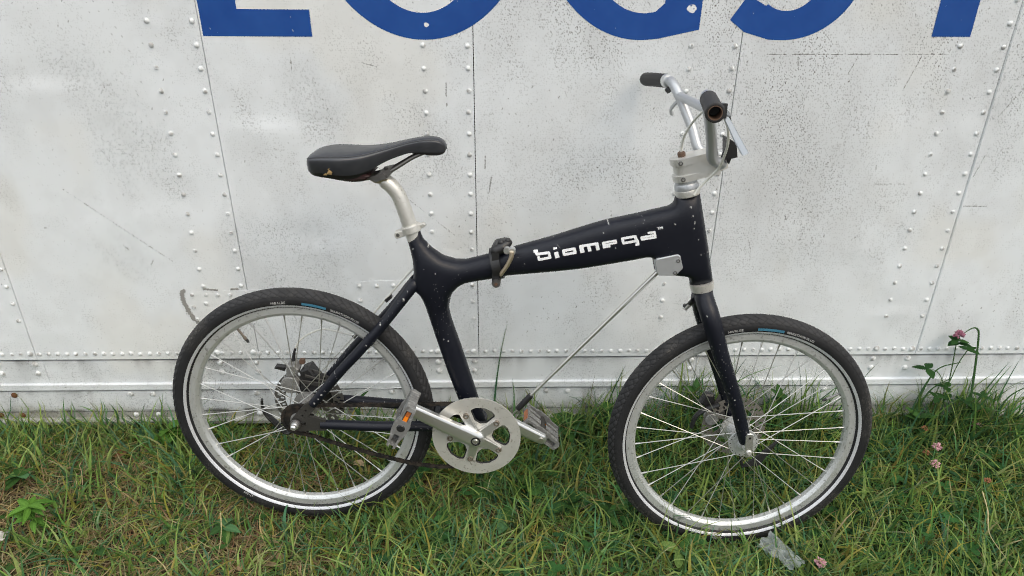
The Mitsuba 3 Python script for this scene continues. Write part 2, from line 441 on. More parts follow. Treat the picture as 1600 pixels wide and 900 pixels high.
gx, gy = axis_grid(-1.9, 1.9, 0.014, 90), axis_grid(-1.0, 0.25, 0.014, 90)
X, Y = np.meshgrid(gx, gy, indexing='ij')
V = np.stack([X, Y, gz(X, Y)], -1).reshape(-1, 3)
ii, jj = np.meshgrid(np.arange(len(gx) - 1), np.arange(len(gy) - 1), indexing='ij')
ny = len(gy)
Q = np.stack([ii * ny + jj, (ii + 1) * ny + jj, (ii + 1) * ny + jj + 1, ii * ny + jj + 1], -1).reshape(-1, 4)
put('ground', TM(V, Q), 'soil', smooth=True)
tag('ground', 'earthy ground under the grass in front of the white trailer', None, kind='structure')

# ------------------------------------------------------------------ trailer
PITCH = 0.6612
SEAMS = [-1.3719, -0.7137, -0.0568, 0.6030, 1.2733]
ALL_SEAMS = [SEAMS[0] - PITCH * k for k in (4, 3, 2, 1)] + SEAMS + [SEAMS[-1] + PITCH * k for k in (1, 2, 3, 4)]
DENTS = [(-.585, .985, .075, .0045), (-1.125, 1.085, .075, .0042), (-.50, .655, .09, .003), (1.165, .435, .06, .003), (-.46, 1.0, .05, -.002), (1.05, 1.0, .12, .002),
         (-.95, .75, .16, .0025), (.35, .95, .2, .002), (-1.30, .38, .06, .002), (.25, .62, .14, .002), (.9, .6, .12, -.002)]
trailer = 'trailer'
tag(trailer, 'white riveted lorry trailer side with big blue letters and grime', 'trailer')


def wall_y(x, z):
    y = (meshkit.fbm(np.stack([x * 2.3, z * 2.0, 0 * x], -1), 3, 4) - .5) * 0.006
    y = y + (meshkit.fbm(np.stack([x * 9, z * 9, 0 * x + 4], -1), 2, 9) - .5) * 0.0012
    for dx, dz, r, a in DENTS:
        # a shallow dent: upper rim sharp, lower lip catching the light
        q = ((x - dx) / (1.5 * r)) ** 2 + ((z - dz) / r) ** 2
        y = y + .75 * a * np.exp(-q * 1.5) * np.tanh((z - dz) / (0.25 * r))
    return y * sstep(0.30, 0.42, z)


ZB, ZT, GAPX = 0.2777, 2.42, 0.0011


def wall_panel(x0, x1, z0, z1, off, th=0.012, step=0.012):
    nx, nz = max(2, int((x1 - x0) / step)), max(2, int((z1 - z0) / step))
    xs, zs = np.linspace(x0, x1, nx), np.linspace(z0, z1, nz)
    A, B = np.meshgrid(xs, zs, indexing='ij')
    fr = np.stack([A, wall_y(A, B) - off, B], -1)
    v = fr.reshape(-1, 3)
    i, j = np.meshgrid(np.arange(nx - 1), np.arange(nz - 1), indexing='ij')
    q = np.stack([i * nz + j, (i + 1) * nz + j, (i + 1) * nz + j + 1, i * nz + j + 1], -1).reshape(-1, 4)
    # rim: turn the edge of the sheet back by its thickness
    idx = np.concatenate([np.arange(nx) * nz, (nx - 1) * nz + np.arange(1, nz), (np.arange(nx - 2, -1, -1)) * nz + nz - 1, np.arange(nz - 2, 0, -1)])
    n0 = len(v)
    e, b = v[idx].copy(), v[idx].copy()
    b[:, 1] = th
    v = np.vstack([v, e, b])
    m = len(idx)
    k = np.arange(m)
    q2 = np.stack([n0 + k, n0 + m + k, n0 + m + (k + 1) % m, n0 + (k + 1) % m], -1)
    return TM(v, np.vstack([q, q2]))


for a, b in zip(ALL_SEAMS[:-1], ALL_SEAMS[1:]):
    near = a > -2.2 and b < 2.1
    put('trailer__panel', wall_panel(a + GAPX, b - GAPX, ZB, ZT, 0.0, step=0.012 if near else 0.06), 'paint_wall', smooth=40)
XL, XR = ALL_SEAMS[0], ALL_SEAMS[-1]
# thin cover strip beside one seam (the double line on the right)
put('trailer__seam_strip', box((1.2800, 0.0010, 0.86), (0.0062, 0.0062, 1.14)), 'paint_wall')


def extrude_x(prof, x0, x1, n=2):
    """closed profile (y, z) along x"""
    pf = np.asarray(prof, float)
    m = len(pf)
    xs = np.linspace(x0, x1, n)
    v = np.stack([np.repeat(xs, m), np.tile(pf[:, 0], n), np.tile(pf[:, 1], n)], -1)
    f = []
    for k in range(n - 1):
        j = np.arange(m)
        q = np.stack([k * m + j, k * m + (j + 1) % m, (k + 1) * m + (j + 1) % m, (k + 1) * m + j], -1)
        f += [q[:, [0, 1, 2]], q[:, [0, 2, 3]]]
    tri = trimesh.creation.triangulate_polygon(Polygon(pf), engine='earcut')[1]
    f += [tri, tri[:, ::-1] + (n - 1) * m]
    return TM(v, np.vstack(f))


SPLIT = [XL] + [SEAMS[0] + .011, 0.6030 + .004] + [XR]
for a, b in zip(SPLIT[:-1], SPLIT[1:]):
    put('trailer__skirt_panel', extrude_x([(.0050, .2695), (.0050, .1885), (.03, .1885), (.03, .2695)], a + .0006, b - .0006), 'paint_skirt')
put('trailer__rub_rail', extrude_x([(-.0005, .1890), (-.0020, .1882), (-.0026, .1870), (-.0026, .1690), (-.0018, .1680), (.028, .1680), (.028, .1890)], XL, XR), 'paint_skirt')
put('trailer__lower_panel', extrude_x([(.0050, .1595), (.0050, .0850), (.028, .0850), (.028, .1595)], XL, XR), 'paint_skirt')
put('trailer__bottom_rail', extrude_x([(.0075, .0802), (.0075, .0585), (-.0060, .0562), (-.0085, .0535), (-.0080, .0430), (-.005, .0405), (.04, .0405), (.04, .0802)], XL, XR), 'paint_skirt')
put('trailer__backing', box(((XL + XR) / 2, 0.045, 0.70), (XR - XL, 0.03, 1.26)), 'dark_gap')
put('trailer__body', box(((XL + XR) / 2, 1.36, 1.24), (XR - XL, 2.60, 2.40)), 'paint_wall')
put('trailer__underside', box(((XL + XR) / 2, 0.30, -0.002), (XR - XL, 0.30, 0.035)), 'dark_gap')

# rivets
dome = lathe([(0, .0064), (.0014, .0062), (.0029, .0053), (.0041, .0037), (.0047, .0016), (.0048, 0)], (0, 0, 0), (0, -1, 0), 14)
dome_big = lathe([(0, .0090), (.0018, .0088), (.0039, .0075), (.0055, .0051), (.0062, .0022), (.0063, 0)], (0, 0, 0), (0, -1, 0), 16)
blind = lathe([(0, .0058), (.0012, .0057), (.0026, .0049), (.0033, .0037), (.0033, .0020), (.0003, .0018), (.0003, 0)], (0, 0, 0), (0, -1, 0), 14)
RIV = {'dome': mikit.ply(dome, 'paint_rivet', smooth=50), 'big': mikit.ply(dome_big, 'paint_rivet', smooth=50),
       'blind': mikit.ply(blind, 'paint_rivet', smooth=40), 'rust': mikit.ply(dome_big, 'rusty_iron', smooth=50)}


def rivet(kind, x, z, y=None):
    yy = (float(wall_y(np.array(x), np.array(z))) if y is None else y) + .0002
    j = rng.normal(0, .0007, 2)
    k = key_of('trailer__rivet')
    s = rng.uniform(.94, 1.06)
    scene[k] = {**RIV[kind], 'to_world': T().translate([x + j[0], yy, z + j[1]]).rotate([0, 1, 0], rng.uniform(0, 360)).rotate([1, 0, 0], rng.normal(0, 5)).scale(s)}


for s in SEAMS:
    for dx in (-.0145, -.1225):
        for k in range(17):
            z = 1.2855 - .0546 * k
            if z < .33 or abs(s + dx) > 1.6:
                continue
            if z > 1.19 and (-.45 < s + dx < .02 or -.72 < s + dx < -.60 or .14 < s + dx < .50 or .56 < s + dx < .9 or 1.06 < s + dx < 1.18):
                continue                                                     # lies under the lettering
            rivet('blind' if rng.random() < .22 else 'dome', s + dx, z)
x = -1.63
while x < 1.62:
    near = [s + d for s in SEAMS for d in (-.0145, -.1225)]
    dn = min(abs(x - q) for q in near)
    after = any(0 < (s - .0145) - x < .105 for s in SEAMS)
    if dn > .0125:
        rivet('blind' if (after and rng.random() < .8) or rng.random() < .15 else 'dome', x, .2975)
    x += .0270
for s in SEAMS:
    for dx in (-.0145, -.1225):
        if abs(s + dx) < 1.66:
            rivet('big', s + dx, .2985)
            rivet('big', s + dx, .2600, .0050)
            rivet('big', s + dx, .2265, .0050)
for x0 in (-1.1296, -.7153 - .03, -.2973 - .03, .1833 - .035, .60, 1.02, 1.379 - .04):
    for d in (0, .068):
        rivet('big', x0 + d, .1490, .0050)
        rivet('big', x0 + d, .0705, .0075)
for xx in (-1.481, -1.548):
    rivet('rust', xx, .1475, .0050)
    rivet('rust', xx + .001, .0705, .0075)

# repair plates low on the side
P1 = Polygon([(-.886, .503), (-.70, .5085), (-.668, .5085), (-.668, .395), (-.876, .395), (-.888, .452)])
m = plate(P1, 0, .0022)
m.apply_transform(np.array([[1, 0, 0, 0], [0, 0, -1, .0003], [0, 1, 0, 0], [0, 0, 0, 1]]))
m.vertices[:, 1] += 0.0005
put('trailer__repair_plate', m, 'paint_wall')
tag('trailer__repair_plate', 'riveted repair plate with torn sealant along its edge')
for q in [(-.8733, .4946), (-.8325, .4944), (-.7999, .4942), (-.7636, .494), (-.873, .4541), (-.8713, .4149)]:
    rivet('blind', q[0], q[1], -.0020)
P2 = Polygon([(-.4070, .531), (-.3985, .5345), (-.225, .5375), (-.21, .5375), (-.21, .41), (-.4055, .41)])
m = plate(P2, 0, .0022)
m.apply_transform(np.array([[1, 0, 0, 0], [0, 0, -1, .0003], [0, 1, 0, 0], [0, 0, 0, 1]]))
m.vertices[:, 1] += 0.0005
put('trailer__repair_plate', m, 'paint_wall')
for q in [(-.3949, .5208), (-.344, .5195), (-.2984, .5203), (-.252, .521), (-.396, .474), (-.396, .428)]:
    rivet('dome', q[0], q[1], -.0020)
# ragged sealant round the first plate
r2 = np.random.default_rng(4)
path = spline([(-.735, .5135), (-.79, .5090), (-.84, .5120), (-.892, .5065), (-.9005, .48), (-.894, .452), (-.888, .43), (-.874, .404), (-.862, .397)], 26)
blobs = []
for k, q in enumerate(path):
    side = k > 26 * 3
    g_ = meshkit.noise(np.array([k * (.16 if side else .13), 3.3, 0]), 5)
    if g_ < (.30 if side else .66):
        continue
    for _ in range(4 if side else 3):
        blobs.append(Point(q + r2.normal(0, .0022 if side else .0011, 2)).buffer(r2.uniform(.0008, .0034) if side else r2.uniform(.0006, .0018), quad_segs=2))
for g_ in getattr(unary_union(blobs), 'geoms', [unary_union(blobs)]):
    mm = plate(g_, 0, r2.uniform(.0016, .0030))
    mm.apply_transform(np.array([[1, 0, 0, 0], [0, 0, -1, -.0002], [0, 1, 0, 0], [0, 0, 0, 1]]))
    put('trailer__sealant', mm, 'sealant')


# big blue vinyl letters
def arc(cx, cz, a, b, t0, t1, n=40):
    t = np.radians(np.linspace(t0, t1, n))
    return [(cx + a * math.cos(q), cz + b * math.sin(q)) for q in t]


CAPZ = 1.197 + .60
lets = []
lets.append(Polygon([(-.7080, 1.1975), (-.4460, 1.1962), (-.4462, 1.2580), (-.6182, 1.2588), (-.6182, CAPZ), (-.7080, CAPZ)]))
oo = Polygon(arc(-.1750, 1.5, .2615, .310, 0, 360, 120), [arc(-.1772, 1.5, .1640, .2485, 0, 360, 100)])
lets.append(oo)
gO = Polygon(arc(.352, 1.5, .2600, .3095, 0, 360, 120), [arc(.356, 1.5, .1640, .2478, 0, 360, 100)])
gO = gO.difference(Polygon([(.4045, 1.25), (.52, 1.1), (.8, 1.1), (.8, 1.62), (.4045, 1.62)]))
gO = gO.union(Polygon([(.3900, 1.1925), (.4940, 1.2150), (.4980, 1.50), (.34, 1.50), (.34, 1.43), (.4050, 1.43), (.4050, 1.275), (.3850, 1.257)]))
lets.append(gO)
s_path = Polygon(arc(.7030, 1.355, .1750, .164, 232, 360, 60) + arc(.7000, 1.355, .0830, .0968, 360, 237, 50))
s_tip = Polygon([(.5669, 1.2376), (.6056, 1.2096), (.6677, 1.1922), (.69, 1.191), (.69, 1.2590), (.6551, 1.2669), (.6254, 1.2826), (.6080, 1.301)])
s_up = Polygon(arc(.705, 1.63, .170, .163, 20, 215, 60) + arc(.705, 1.63, .08, .098, 215, 20, 50))
s_mid = Polygon([(.565, 1.56), (.63, 1.50), (.80, 1.43), (.878, 1.355), (.786, 1.355), (.77, 1.39), (.66, 1.45), (.56, 1.52)])
lets.append(unary_union([s_path.buffer(0), s_tip, s_up.buffer(0), s_mid]))
lets.append(Polygon([(1.0723, 1.1998), (1.1686, 1.1998), (1.1686, CAPZ - .075), (1.30, CAPZ - .075), (1.30, CAPZ), (.94, CAPZ), (.94, CAPZ - .075), (1.0723, CAPZ - .075)]))


def sheet_on_wall(poly, off, step=0.012):
    """a thin sheet following the wall's own unevenness"""
    pts = []
    polys = poly.geoms if isinstance(poly, MultiPolygon) else [poly]
    out = []
    for g in polys:
        m = trimesh.creation.triangulate_polygon(g.segmentize(step), engine='earcut')
        v, f = np.array(m[0]), np.array(m[1])
        v3 = np.column_stack([v, np.zeros(len(v))])
        v3, f = trimesh.remesh.subdivide_to_size(v3, f, step * 2.0)
        y = wall_y(v3[:, 0], v3[:, 1]) - off
        out.append(TM(np.stack([v3[:, 0], y, v3[:, 1]], -1), f))
    return cat(out)


for g in lets:
    put('trailer__letter', sheet_on_wall(g, .0008), 'vinyl_blue', smooth=True)

# ------------------------------------------------------------------ bicycle
BIKE = 'bicycle'
tag(BIKE, 'dark navy city bicycle with silver rims leaning on the white trailer', 'bicycle')
MR = np.array([[.998479, .0046073, .0549321], [-.0551249, .0834514, .9949860], [0, .9965012, -.0835785]])
OR = np.array([-.489065, -.351227, .349346])
MF = np.array([[.9999865, .0049856, .0014315], [-.0019075, .0968124, .9953008], [-.0048236, .9952902, -.0968206]])
OF = np.array([.602493, -.413419, .304358])


def R_(name, mesh, mat, smooth=35, **kw):
    return put(f'{BIKE}__{name}', move(mesh, MR, OR), mat, smooth=smooth, **kw)


def F_(name, mesh, mat, smooth=35, **kw):
    return put(f'{BIKE}__{name}', move(mesh, MF, OF), mat, smooth=smooth, **kw)


# --- main frame: the traced side outline, inflated to a rounded body (Poisson height)
OUT = [(.2781, .4701), (.3114, .4828), (.3191, .458), (.3388, .4354), (.3638, .4165), (.393, .4086), (.4151, .409), (.4409, .4161), (.4665, .4232), (.5327, .4445), (.6075, .4673),
       (.6993, .499), (.7342, .51), (.79, .5228), (.8383, .5354), (.8672, .5425), (.8755, .5499), (.8773, .5694), (.929, .5795), (.9832, .3629), (.9307, .3562), (.9268, .3735), (.9203, .3805),
       (.9005, .3824), (.8581, .3846), (.8456, .3953), (.8385, .4246), (.8314, .4279), (.7974, .4191), (.7402, .4071), (.6681, .3932), (.5951, .3838), (.5128, .3742), (.47, .3638),
       (.444, .3592), (.4142, .353), (.3991, .3447), (.3846, .3299), (.3779, .3135), (.3738, .2889), (.3799, .2575), (.3999, .1929), (.4257, .1017), (.4386, .0552), (.462, -.0256),
       (.4165, -.0421), (.3877, .0537), (.3671, .1179), (.3389, .217), (.3187, .2917), (.3103, .316), (.3034, .324), (.2932, .3327), (.2914, .3599), (.2951, .3759), (.2935, .4073), (.2876, .4382)]
poly = Polygon(OUT)
soft = poly.buffer(-.004).buffer(.008).buffer(-.004)
pts, nb = [], 0


def ringpts(g, step):
    gs = g.geoms if isinstance(g, MultiPolygon) else [g]
    return np.vstack([np.array([q.exterior.interpolate(t).coords[0] for t in np.arange(0, q.exterior.length, step)]) for q in gs])


bpts = ringpts(soft, .003)
nb = len(bpts)
P = [bpts, ringpts(soft.buffer(-.0007), .0035), ringpts(soft.buffer(-.0022), .0035), ringpts(soft.buffer(-.0045), .004)]
xs, ys = np.meshgrid(np.arange(.26, 1.0, .0042), np.arange(-.06, .6, .0042))
cand = np.column_stack([xs.ravel(), ys.ravel()])
inner = soft.buffer(-.0068)
cand = cand[shapely.contains_xy(inner, cand[:, 0], cand[:, 1])]
P = np.vstack(P + [cand])
tri = Delaunay(P).simplices
cen = P[tri].mean(1)
tri = tri[shapely.contains_xy(soft, cen[:, 0], cen[:, 1])]
a, b, c = P[tri[:, 0]], P[tri[:, 1]], P[tri[:, 2]]
area = .5 * ((b[:, 0] - a[:, 0]) * (c[:, 1] - a[:, 1]) - (b[:, 1] - a[:, 1]) * (c[:, 0] - a[:, 0]))
ok = np.abs(area) > 1e-9
tri, area = tri[ok], area[ok]
tri[area < 0] = tri[area < 0][:, ::-1]
area = np.abs(area)
a, b, c = P[tri[:, 0]], P[tri[:, 1]], P[tri[:, 2]]
e = np.stack([c - b, a - c, b - a], 1)
K = np.einsum('tid,tjd->tij', e, e) / (4 * area)[:, None, None]
N = len(P)
I = np.repeat(tri, 3, 1).ravel()
J = np.tile(tri, (1, 3)).ravel()
A = sparse.coo_matrix((K.ravel(), (I, J)), (N, N)).tocsr()
load = np.zeros(N)
np.add.at(load, tri.ravel(), np.repeat(2 * area / 3, 3))
free = np.arange(nb, N)
used = np.zeros(N, bool)
used[tri.ravel()] = True
free = free[used[free]]
phi = np.zeros(N)
phi[free] = spsolve(A[free][:, free].tocsc(), load[free])
hh = np.sqrt(np.maximum(phi, 1e-12))
H = (hh ** -4 + .036 ** -4) ** -.25
H[:nb] = 0
mirror = np.concatenate([np.arange(nb), N + np.arange(N - nb)])
v = np.vstack([np.column_stack([P, -H]), np.column_stack([P[nb:], H[nb:]])])
tb = tri[:, ::-1].copy()
tb = np.where(tb < nb, tb, tb + (N - nb))
f = np.vstack([tri[:, ::-1], tb[:, ::-1][:, ::-1]])
f = np.vstack([tri[:, ::-1], np.where(tri < nb, tri, tri + (N - nb))])
R_('frame', TM(v, f), 'paint_frame', smooth=True)
from scipy.interpolate import LinearNDInterpolator
HEIGHT = LinearNDInterpolator(P, H, fill_value=0.012)

HB, HTp = np.array([.9561, .3647, 0]), np.array([.9031, .5755, 0])
hd = (HTp - HB) / np.linalg.norm(HTp - HB)
R_('frame__bottom_bracket', lathe([(0, .0205), (.001, .0215), (.072, .0215), (.073, .0205)], (.4395, -.031, -.0365), (.4395, -.031, 1), 32), 'paint_frame')
# seat stays and chain stays
for s in (-1, 1):
    R_('frame__seat_stay', tube([(.298, .352, .010 * s), (.2879, .3407, .018 * s), (.2264, .2624, .040 * s), (.170, .198, .050 * s), (.115, .1379, .057 * s), (.0542, .0638, .061 * s), (.044, .052, .061 * s)],
                                [.0150, .0138, .0118, .0120, .0118, .0112, .0105], 18, 6), 'paint_frame')
    R_('frame__chain_stay', tube([(.0600, -.0045, .060 * s), (.10, -.0055, .059 * s), (.20, -.010, .054 * s), (.3265, -.0120, .044 * s), (.425, -.028, .024 * s)], [.0112, .0122, .0126, .0128, .0130], 18, 6), 'paint_frame')
    dp = Polygon([(.0024, .0241), (.0271, .0517), (.0485, .0655), (.0586, .0544), (.0300, .0200), (.0716, .0098), (.0710, -.0175), (.030, -.0190), (.0086, -.0214), (-.0100, -.010), (-.0110, .006)]).buffer(.0015)
    slot = Polygon([(-.004, -.005), (.024, -.007), (.024, .003), (-.004, .005)])
    R_('frame__dropout', plate(dp.difference(Point(.027, .036).buffer(.0028)).difference(Point(.018, .022).buffer(.0025)).difference(slot.difference(Point(0, 0).buffer(.006))), (.0575 if s > 0 else -.0655), (.0655 if s > 0 else -.0575)), 'grey_iron', 20)
# welded band on the near seat stay
R_('frame__stay_band', tube([(.187, .2165, -.0475), (.196, .227, -.0460)], .0132, 18), 'paint_frame')

# --- lettering on the main tube: strokes of the wordmark, laid on the tube's surface


def dec(x, y):
    return (.528166 + 2.214253e-4 * x + 1.765182e-5 * y, .549263 + 4.514e-6 * x - 2.315061e-4 * y)


def stroke(pts, w, ring_=False):
    q = [dec(*p) for p in pts]
    ls = shapely.LinearRing(q) if ring_ else LineString(q)
    return ls.buffer(w * .5 * 2.25e-4, cap_style='flat', join_style='round', quad_segs=3)


word = [
    [stroke([(152, 470), (197, 463)], 26), stroke([(166, 462), (186, 495), (305, 476), (316, 524), (204, 548), (199, 512)], 27)],
    [stroke([(377, 468), (390, 528)], 42)], [stroke([(352, 438), (390, 429)], 20)],
    [stroke([(452, 455), (561, 434), (571, 472), (460, 494)], 28, True)],
    [stroke([(612, 412), (790, 381), (802, 446)], 27), stroke([(630, 402), (643, 474)], 42), stroke([(704, 395), (717, 460)], 34), stroke([(788, 385), (799, 447)], 34)],
    [stroke([(853, 372), (975, 350), (979, 373), (868, 394)], 20, True), stroke([(852, 368), (866, 428)], 32), stroke([(858, 418), (922, 405)], 22)],
    [stroke([(1172, 338), (1165, 308), (1040, 331), (1052, 377), (1190, 352), (1196, 388), (1168, 392)], 26), stroke([(1165, 300), (1184, 345)], 24)],
    [stroke([(1290, 276), (1356, 265), (1367, 318), (1234, 340), (1230, 318), (1362, 294)], 22)],
    [stroke([(1380, 224), (1402, 219)], 5), stroke([(1391, 221), (1397, 243)], 6)],
    [stroke([(1412, 241), (1408, 216), (1421, 230), (1431, 212), (1438, 236)], 6)],
]


def on_frame(poly_, off=.0005):
    out = []
    for g in (poly_.geoms if isinstance(poly_, MultiPolygon) else [poly_]):
        vv, ff = trimesh.creation.triangulate_polygon(g.segmentize(.003), engine='earcut')
        v3, f3 = trimesh.remesh.subdivide_to_size(np.column_stack([vv, np.zeros(len(vv))]), ff, .004)
        v3[:, 2] = -(HEIGHT(v3[:, :2]) + off)
        out.append(TM(v3, f3))
    return cat(out)


for g in word:
    R_('frame__letter', on_frame(unary_union(g)), 'white_print', smooth=False)
# a small head badge towards the front of the head tube
bd = [HB + hd * t for t in (.075, .125)]
R_('frame__head_badge', hull([(q + np.array([.0268 * math.cos(t), 0, -.0268 * math.sin(t)]) + np.array([.0008, .0002, 0])).tolist() for q in bd for t in np.radians([-14, 0, 14, 28, 40])]), 'grey_cast')

# --- hinge and its quick clamp
R_('hinge', cat([hull([(.4835 + du, .365 + dv, w) for du in (-.006, .010) for dv in (.003, .072) for w in (-.0325, .0325)] + [(.487, .362, -.02), (.487, .362, .02)]),
                 tube([(.4775, .3995, 0), (.497, .4040, 0)], .0375, 28, axis=(0, 1, 0))]), 'black_plastic')
top = m3.Manifold.batch_hull([m3.Manifold.sphere(r, 20).translate(q) for q, r in [((.486, .4395, -.020), .013), ((.500, .4455, -.018), .0125), ((.513, .455, -.010), .009), ((.505, .448, .012), .012), ((.490, .443, .016), .012)]]).to_mesh()
R_('hinge__clamp_block', cat([TM(top.vert_properties[:, :3], top.tri_verts), trimesh.creation.icosphere(2, .007).apply_translation((.512, .460, -.012)), trimesh.creation.icosphere(2, .008).apply_translation((.497, .457, -.016))]), 'black_plastic')
R_('hinge__pivot_bolt', lathe([(0, .0088), (.004, .0102), (.075, .0102), (.079, .0088)], (.487, .3655, -.040), (.487, .3655, 1), 24), 'steel_dark')
R_('hinge__pivot_socket', lathe([(0, .0042), (.002, .0042)], (.487, .3655, -.0412), (.487, .3655, 0), 6), 'rust_cap')
R_('hinge__lever_hub', cat([lathe([(0, .0078), (.003, .0088), (.014, .0088)], (.5225, .4475, -.052), (.5225, .4475, 0), 24), lathe([(0, .0075), (.012, .0075)], (.5115, .4480, -.048), (.5115, .4480, 0), 24)]), 'alu_bright')
R_('hinge__lever', tube([(.5225, .4470, -.0500), (.5215, .436, -.0515), (.5150, .420, -.0505), (.5060, .404, -.0470), (.5000, .394, -.0435), (.498, .389, -.0425)], [.0088, .0084, .0078, .0074, .0074, .0056], 12, 5, flat=.62), 'brass_worn')

# --- cable box under the main tube and the long strut from it
BX = [(.8395, .4235), (.8430, .4326), (.8884, .4440), (.8945, .4397), (.9028, .4112), (.8875, .3933), (.8520, .3933), (.8458, .3993)]
R_('cable_box', slab(BX, -.0385, -.014, .0016), 'alu_bar', 25)
for q in ((.8903, .4294), (.8860, .4010)):
    R_('cable_box__screw', cat([ring([(.0042, 0), (.0042, -.0012), (.0026, -.0014), (.0022, .0002)], 20, False, (*q, -.0386))]), 'steel_dark')
R_('strut_rod', cat([tube([(.852, .3890, -.006), (.5690, .0575, -.006)], [.0054, .0040], 14), tube([(.8485, .3810, -.0135), (.7600, .2800, -.0085)], [.0016, .0012], 8)]), 'steel')
R_('strut_rod__sleeve', tube([(.5715, .0600, -.006), (.5560, .0410, -.006), (.5390, .0200, -.006)], [.0072, .0080, .0070], 14), 'black_plastic')
R_('strut_rod__end_wire', cat([tube([(.540, .021, -.008), (.508, -.016, -.012)], .0018, 8), tube([(.541, .020, -.003), (.512, -.019, -.004)], .0018, 8)]), 'steel')

# --- seat post, clamp and saddle
R_('seat_post', tube([(.3000, .4550, 0), (.2905, .4880, 0), (.2760, .5370, 0), (.2665, .5610, 0), (.2520, .5800, 0), (.2390, .5895, 0), (.2310, .5935, 0)], [.0170, .0170, .0170, .0168, .0172, .0165, .0125], 26, 7), 'alu')
ca, cb = np.array([.2955, .4740, 0]), np.array([.2918, .4858, 0])
R_('seat_clamp', cat([lathe([(-.001, .0210), (.0005, .0225), (.0145, .0225), (.016, .0210)], ca, cb, 36), slab([(.2560, .4660), (.2605, .4590), (.2790, .4650), (.2770, .4790), (.2575, .4740)], -.0115, .0115, .0016),
                      slab([(.3090, .4800), (.3060, .4900), (.3230, .4960), (.3262, .4915), (.3235, .4860)], -.006, .006, .0016)]), 'alu', 30)
R_('seat_clamp__bolt', lathe([(0, .0042), (.0012, .0042)], (.2640, .4680, -.0122), (.2640, .4680, 0), 6), 'steel_dark')


def saddle():
    #          u     crown  halfw  skirt drop, edge roundness
    st = np.array([
        [.0830, .6360, .0300, .018, .0], [.0855, .6480, .0480, .028, 0], [.0920, .6540, .0620, .034, 0], [.1050, .6580, .0710, .038, 0], [.1250, .6605, .0755, .041, 0], [.1500, .6612, .0750, .045, 0],
        [.1750, .6615, .0700, .047, 0], [.2000, .6625, .0605, .045, 0], [.2250, .6655, .0490, .039, 0], [.2500, .6700, .0390, .031, 0], [.2750, .6758, .0315, .027, 0], [.3000, .6820, .0265, .026, 0],
        [.3250, .6868, .0235, .029, 0], [.3450, .6882, .0215, .031, 0], [.3600, .6862, .0190, .029, 0], [.3700, .6815, .0155, .024, 0], [.3765, .6735, .0105, .014, 0], [.3785, .6680, .0040, .005, 0]])
    st = spline(st, 4)
    na = 41
    t = np.linspace(-1, 1, na)
    rows = []
    for u, cr, hw, dropd, _ in st:
        # across: flat crown, rounded shoulder, skirt going down and slightly in
        s = t * 1.0
        q = np.abs(s)
        w = hw * np.sign(s) * np.where(q < .62, np.sin(np.minimum(q / .62, 1) * np.pi / 2) ** .85, 1 - .10 * (np.maximum(q - .62, 0) / .38) ** 1.6)
        vv = np.where(q < .62, -.30 * dropd * (1 - np.cos(np.minimum(q / .62, 1) * np.pi / 2)) ** 1.15, -.30 * dropd - .70 * dropd * (np.maximum(q - .62, 0) / .38) ** .9)
        rows.append(np.column_stack([np.full(na, u), cr + vv, w]))
    return np.array(rows)


SG = saddle()
nu, na = SG.shape[:2]
i, j = np.meshgrid(np.arange(nu - 1), np.arange(na - 1), indexing='ij')
q = np.stack([i * na + j, (i + 1) * na + j, (i + 1) * na + j + 1, i * na + j + 1], -1).reshape(-1, 4)
cap0 = [[0, k, k + 1] for k in range(1, na - 1)]
fs = np.vstack([q[:, [0, 1, 2]], q[:, [0, 2, 3]], cap0])
R_('saddle', TM(SG.reshape(-1, 3), fs), 'saddle_vinyl', smooth=True)
# shell below the padding: the wide rear cup and the nose piece
k0 = SG[:, [0, -1]]
for u0, u1, dv in ((.086, .222, .012), (.300, .376, .007)):
    sh = np.array([[q[0] * [1, 1, .95], q[1] * [1, 1, .95]] for q in k0 if u0 < q[0][0] < u1])
    lowr = sh.copy()
    lowr[:, :, 1] -= dv * np.sin(np.linspace(.35, np.pi - .35, len(sh)))[:, None]
    lowr[:, :, 2] *= .86
    sh[:, :, 1] += .004
    sv = np.concatenate([sh[:, 0], lowr[:, 0], lowr[:, 1], sh[:, 1]]).reshape(4, -1, 3).transpose(1, 0, 2)
    nn = len(sv)
    i, j = np.meshgrid(np.arange(nn - 1), np.arange(4), indexing='ij')
    q = np.stack([i * 4 + j, i * 4 + (j + 1) % 4, (i + 1) * 4 + (j + 1) % 4, (i + 1) * 4 + j], -1).reshape(-1, 4)
    e0 = (nn - 1) * 4
    R_('saddle__base', TM(sv.reshape(-1, 3), np.vstack([q[:, [0, 1, 2]], q[:, [0, 2, 3]], [[0, 2, 1], [0, 3, 2], [e0, e0 + 1, e0 + 2], [e0, e0 + 2, e0 + 3]]])), 'saddle_base', 30)
for s in (-1, 1):
    R_('saddle__rail', tube([(.138, .602, .030 * s), (.175, .596, .024 * s), (.205, .5995, .022 * s), (.246, .6110, .022 * s), (.268, .6220, .020 * s), (.305, .6440, .013 * s), (.330, .6550, .010 * s)], .0042, 12, 6), 'steel_dark')
    edge = [SG[r_, na // 2 + s * int(na * .235)] + np.array([0, .0006, 0]) for r_ in range(6, nu - 6)]
    R_('saddle__stitching', tube(edge, .0009, 6), 'thread_grey')
R_('saddle__rear_bumper', slab([(.150, .606), (.172, .5965), (.208, .601), (.218, .610), (.20, .616), (.16, .613)], -.046, .046, .004), 'saddle_red')
